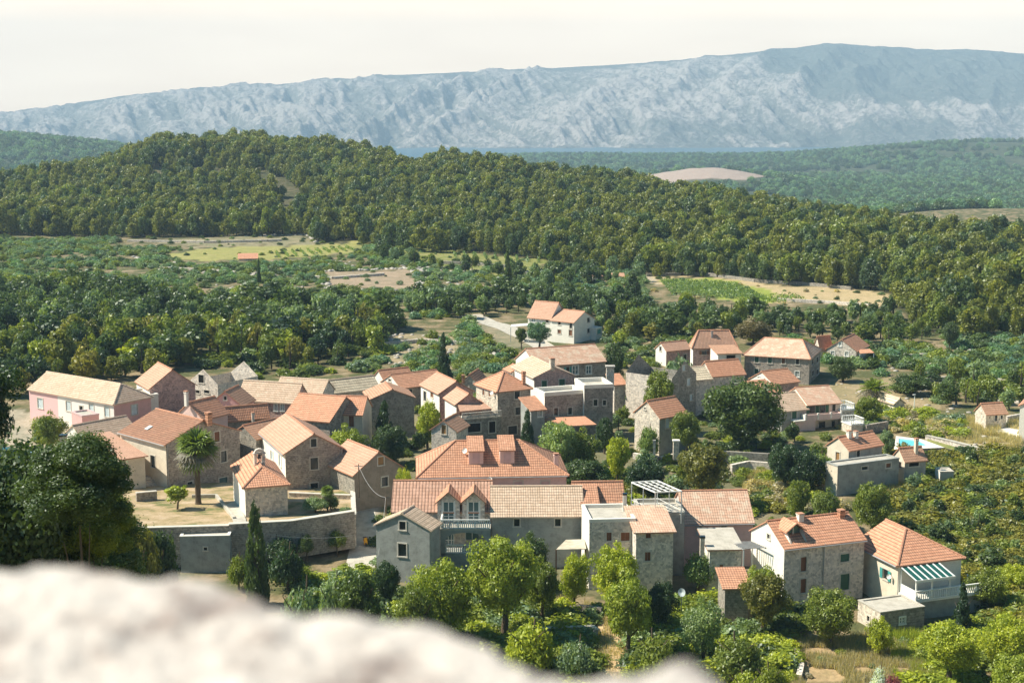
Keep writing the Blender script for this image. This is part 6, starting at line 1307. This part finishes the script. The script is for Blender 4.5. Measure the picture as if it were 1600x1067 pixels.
# motor scooter in the alley
g = ground(571, 852); r_ = empty('motor_scooter', g, .2); tag(r_, 'small yellow and black scooter parked in the alley', 'scooter'); b = MB(); Yl = NT('yellow_paint'); Yl.b.inputs['Base Color'].default_value = (.75,.38,.02,1); Yl.b.inputs['Roughness'].default_value = .35
b.face([(-.22,-.55,.35),(.22,-.55,.35),(.16,-.42,1.05),(-.16,-.42,1.05)], Yl.m); b.face([(.22,-.5,.35),(-.22,-.5,.35),(-.16,-.36,1.05),(.16,-.36,1.05)], Yl.m); b.box(-.17,.17,-.5,.2,.28,.36,Yl.m); b.box(-.18,.18,.15,.8,.36,.70,Yl.m); b.build('body', None, r_)
b = MB(); b.box(-.16,.16,.1,.85,.70,.82,M['dkmetal']); b.build('seat', None, r_); b = MB(); b.bar((-.34,-.36,1.08),(.34,-.36,1.08),.05,.05,M['dkmetal']); b.bar((0,-.38,.9),(0,-.36,1.1),.06,.06,M['dkmetal']); b.build('handlebar', None, r_)
for y in (-.62, .72): b = MB(); b.tube([(-.06,y,.24),(.06,y,.24)], .24, 14, M['dkmetal']); b.build('wheel', None, r_)
# vineyard rows
def vines(poly, n, name):
    P = [ground(*q) for q in poly]; r = np.random.default_rng(len(poly)+n); a, b_, c, d = P; V = []; tt = []
    for i in range(n):
        s = a.lerp(d, (i+.5)/n); e = b_.lerp(c, (i+.5)/n); Ln = (e-s).length; m = int(Ln*9)
        p = np.array(s)[None,:]+(np.array(e)-np.array(s))[None,:]*r.random(m)[:,None]+r.normal(size=(m,3))*np.array([.22,.22,.0]); p[:,2] = terr(p[:,0], p[:,1])+r.uniform(.1, 1.1, m)
        nn = r.normal(size=(m,3)); nn /= np.linalg.norm(nn, axis=1)[:,None]; t1 = np.cross(nn, r.normal(size=(m,3))); t1 /= np.linalg.norm(t1, axis=1)[:,None]; t2 = np.cross(nn, t1); s_ = .22
        V.append(np.stack([p-t1*s_, p-t2*s_, p+t1*s_, p+t2*s_], 1).reshape(-1,3)); tt.append(np.repeat(r.random(m), 4))
    V = np.vstack(V); me = np_mesh(name, V, np.arange(len(V)).reshape(-1,4), mats=[L['vine']], attrs={'tint': ('FLOAT','POINT', np.concatenate(tt))}); o = bpy.data.objects.new(name, me); COL.objects.link(o); tag(o, kind='stuff')
vines([(1030,440),(1050,462),(1200,470),(1150,446)], 20, 'vineyard'); vines([(1150,470),(1175,478),(1262,470),(1235,462)], 9, 'vineyard'); vines([(425,396),(430,404),(560,392),(545,386)], 10, 'vineyard'); vines([(700,394),(705,402),(850,412),(850,405)], 9, 'vineyard')
# scattered stones and boulders
def stones(poly, n, seed, smin, smax, name='scattered_stones'):
    pts = scatter(poly, n, seed, .8); r = np.random.default_rng(seed); RM = [rock_mesh(seed+k, 1) for k in range(3)]; Vs = []; Fs = []; off = 0
    for p in pts:
        me = RM[r.integers(0, 3)]; v = np.zeros(len(me.vertices)*3); me.vertices.foreach_get('co', v); v = v.reshape(-1,3)*r.uniform(smin, smax)*np.array([1.2,1,.6]); a = r.random()*6.28; R = np.array([[math.cos(a),-math.sin(a),0],[math.sin(a),math.cos(a),0],[0,0,1]])
        Vs.append(v@R.T+np.array(p[:3])); Fs.append(np.array([list(f.vertices) for f in me.polygons])+off); off += len(v)
    if not Vs: return
    o = bpy.data.objects.new(name, np_mesh(name, np.vstack(Vs), np.vstack(Fs), mats=[M['rock']])); COL.objects.link(o); tag(o, kind='stuff')
stones([(300,372),(480,366),(500,384),(320,392)], 260, 81, .3, 1.3); stones([(505,424),(660,418),(660,456),(520,456)], 260, 82, .3, 1.2); stones([(670,396),(740,398),(760,412),(690,415)], 260, 83, .4, 1.3); stones([(425,340),(470,342),(462,352),(430,352)], 60, 84, .5, 1.6)
stones([(200,400),(860,415),(850,470),(300,450)], 420, 80, .3, 1.0); stones([(1300,540),(1600,545),(1600,640),(1400,600)], 160, 79, .2, .7); stones([(560,520),(740,525),(800,570),(600,575)], 150, 85, .2, .7); stones([(1200,455),(1390,462),(1390,480),(1250,470)], 180, 86, .2, .8); stones([(400,480),(520,480),(520,540),(440,530)], 110, 87, .3, 1.0); stones([(1100,930),(1260,930),(1260,1067),(1000,1067)], 160, 88, .08, .3); stones([(1290,600),(1480,600),(1560,700),(1300,660)], 120, 89, .15, .5)
def grass(poly, n, seed, hmin, hmax, mat, name='dry_grass'):
    P = [ground(a, b) for a, b in poly]; r = np.random.default_rng(seed); X = r.uniform(min(p.x for p in P), max(p.x for p in P), n*3); Y = r.uniform(min(p.y for p in P), max(p.y for p in P), n*3); Z = terr(X, Y); px, py = proj(X, Y, Z); k = inpoly(px+8*vnoise(X, Y), py, poly) & (vnoise(X*.6, Y*.6, seed) > .35); X, Y, Z = X[k][:n], Y[k][:n], Z[k][:n]; m = len(X)
    a = r.uniform(0, 6.28, m); w = .035; h_ = r.uniform(hmin, hmax, m); lx, ly = r.normal(size=m)*.2*h_, r.normal(size=m)*.2*h_; dx, dy = np.cos(a)*w, np.sin(a)*w
    V = np.stack([np.stack([X-dx, Y-dy, Z-.1], 1), np.stack([X+dx, Y+dy, Z-.1], 1), np.stack([X+lx, Y+ly, Z+h_], 1)], 1).reshape(-1,3)
    me = np_mesh(name, V, np.arange(len(V)).reshape(-1,3), mats=[L[mat]], attrs={'tint': ('FLOAT','POINT', np.repeat(r.random(m), 3))}); o = bpy.data.objects.new(name, me); COL.objects.link(o); tag(o, kind='stuff')
grass([(1240,1000),(1400,990),(1480,1067),(1480,1110),(1240,1110)], 26000, 91, .3, .8, 'dry'); grass([(880,930),(1010,960),(1010,1090),(800,1090),(790,980)], 16000, 92, .2, .5, 'dry'); grass([(1150,740),(1230,735),(1290,800),(1180,800)], 7000, 93, .4, .9, 'dry')
grass([(1430,650),(1600,655),(1600,700),(1500,690)], 12000, 94, .4, 1.0, 'dry'); grass([(1370,760),(1470,745),(1460,800),(1380,830)], 8000, 95, .4, .9, 'dry'); grass([(860,740),(1010,750),(1050,800),(900,775)], 8000, 96, .3, .6, 'ochre', 'green_grass'); grass([(1390,980),(1500,1000),(1480,1090),(1400,1090)], 8000, 97, .4, .9, 'lime', 'green_grass')
# ---- the stone parapet in front of the lens (out of focus)
def parapet():
    EP = [(-260,878),(0,884),(60,872),(120,874),(200,894),(300,896),(370,912),(430,938),(560,950),(680,966),(740,990),(800,1022),(900,1044),(1000,1050),(1040,1030),(1080,1018),(1120,1042),(1150,1078),(1200,1160),(1300,1300)]
    nx, ny = 420, 150; V = []; ks = np.linspace(-260, 1300, nx)
    top = np.interp(ks, [p[0] for p in EP], [p[1] for p in EP]); X0 = []; 
    V = np.zeros((ny, nx, 3))
    for j, (k, t) in enumerate(zip(ks, top)):
        zt = -.50; d = at(k, t, 1.0); c = d*(zt/d.z); ye = c.y
        for i in range(ny):
            s = i/(ny-1)
            if s < .7: y = .55+(ye-.55)*(s/.7); z = zt
            else: q = (s-.7)/.3; y = ye+.10*math.sin(q*PI/2); z = zt-.9*q**2
            x = c.x*(.35+.65*(y/ye)) if y < ye else c.x
            V[i,j] = (x, y, z)
    X, Y, Z = V[...,0], V[...,1], V[...,2]; n = fbm(X*9, Y*9, 4, 2)-.5; n2 = fbm(X*32, Y*32, 3, 5)-.5; Z = Z + .022*n*sm((1.9-Y)/.6)+.014*n2; V[...,2] = Z-.012
    me = np_mesh('stone_parapet', V.reshape(-1,3), grid_idx(ny, nx), smooth=True); t = NT('parapet_stone'); ob = t.tc.outputs['Object']
    c = t.ramp(t.noise(ob, 7, 6, .65), [(.32, (.12,.09,.085)), (.40, (.28,.235,.215)), (.50, (.50,.455,.42)), (.7, (.60,.56,.52))]); t.bump(t.noise(ob, 30, 5), .6, .02); me.materials.append(t.out(c)); o = bpy.data.objects.new('stone_parapet', me); COL.objects.link(o); tag(o, 'pale rough stone parapet top, out of focus in the foreground', 'parapet')
parapet()
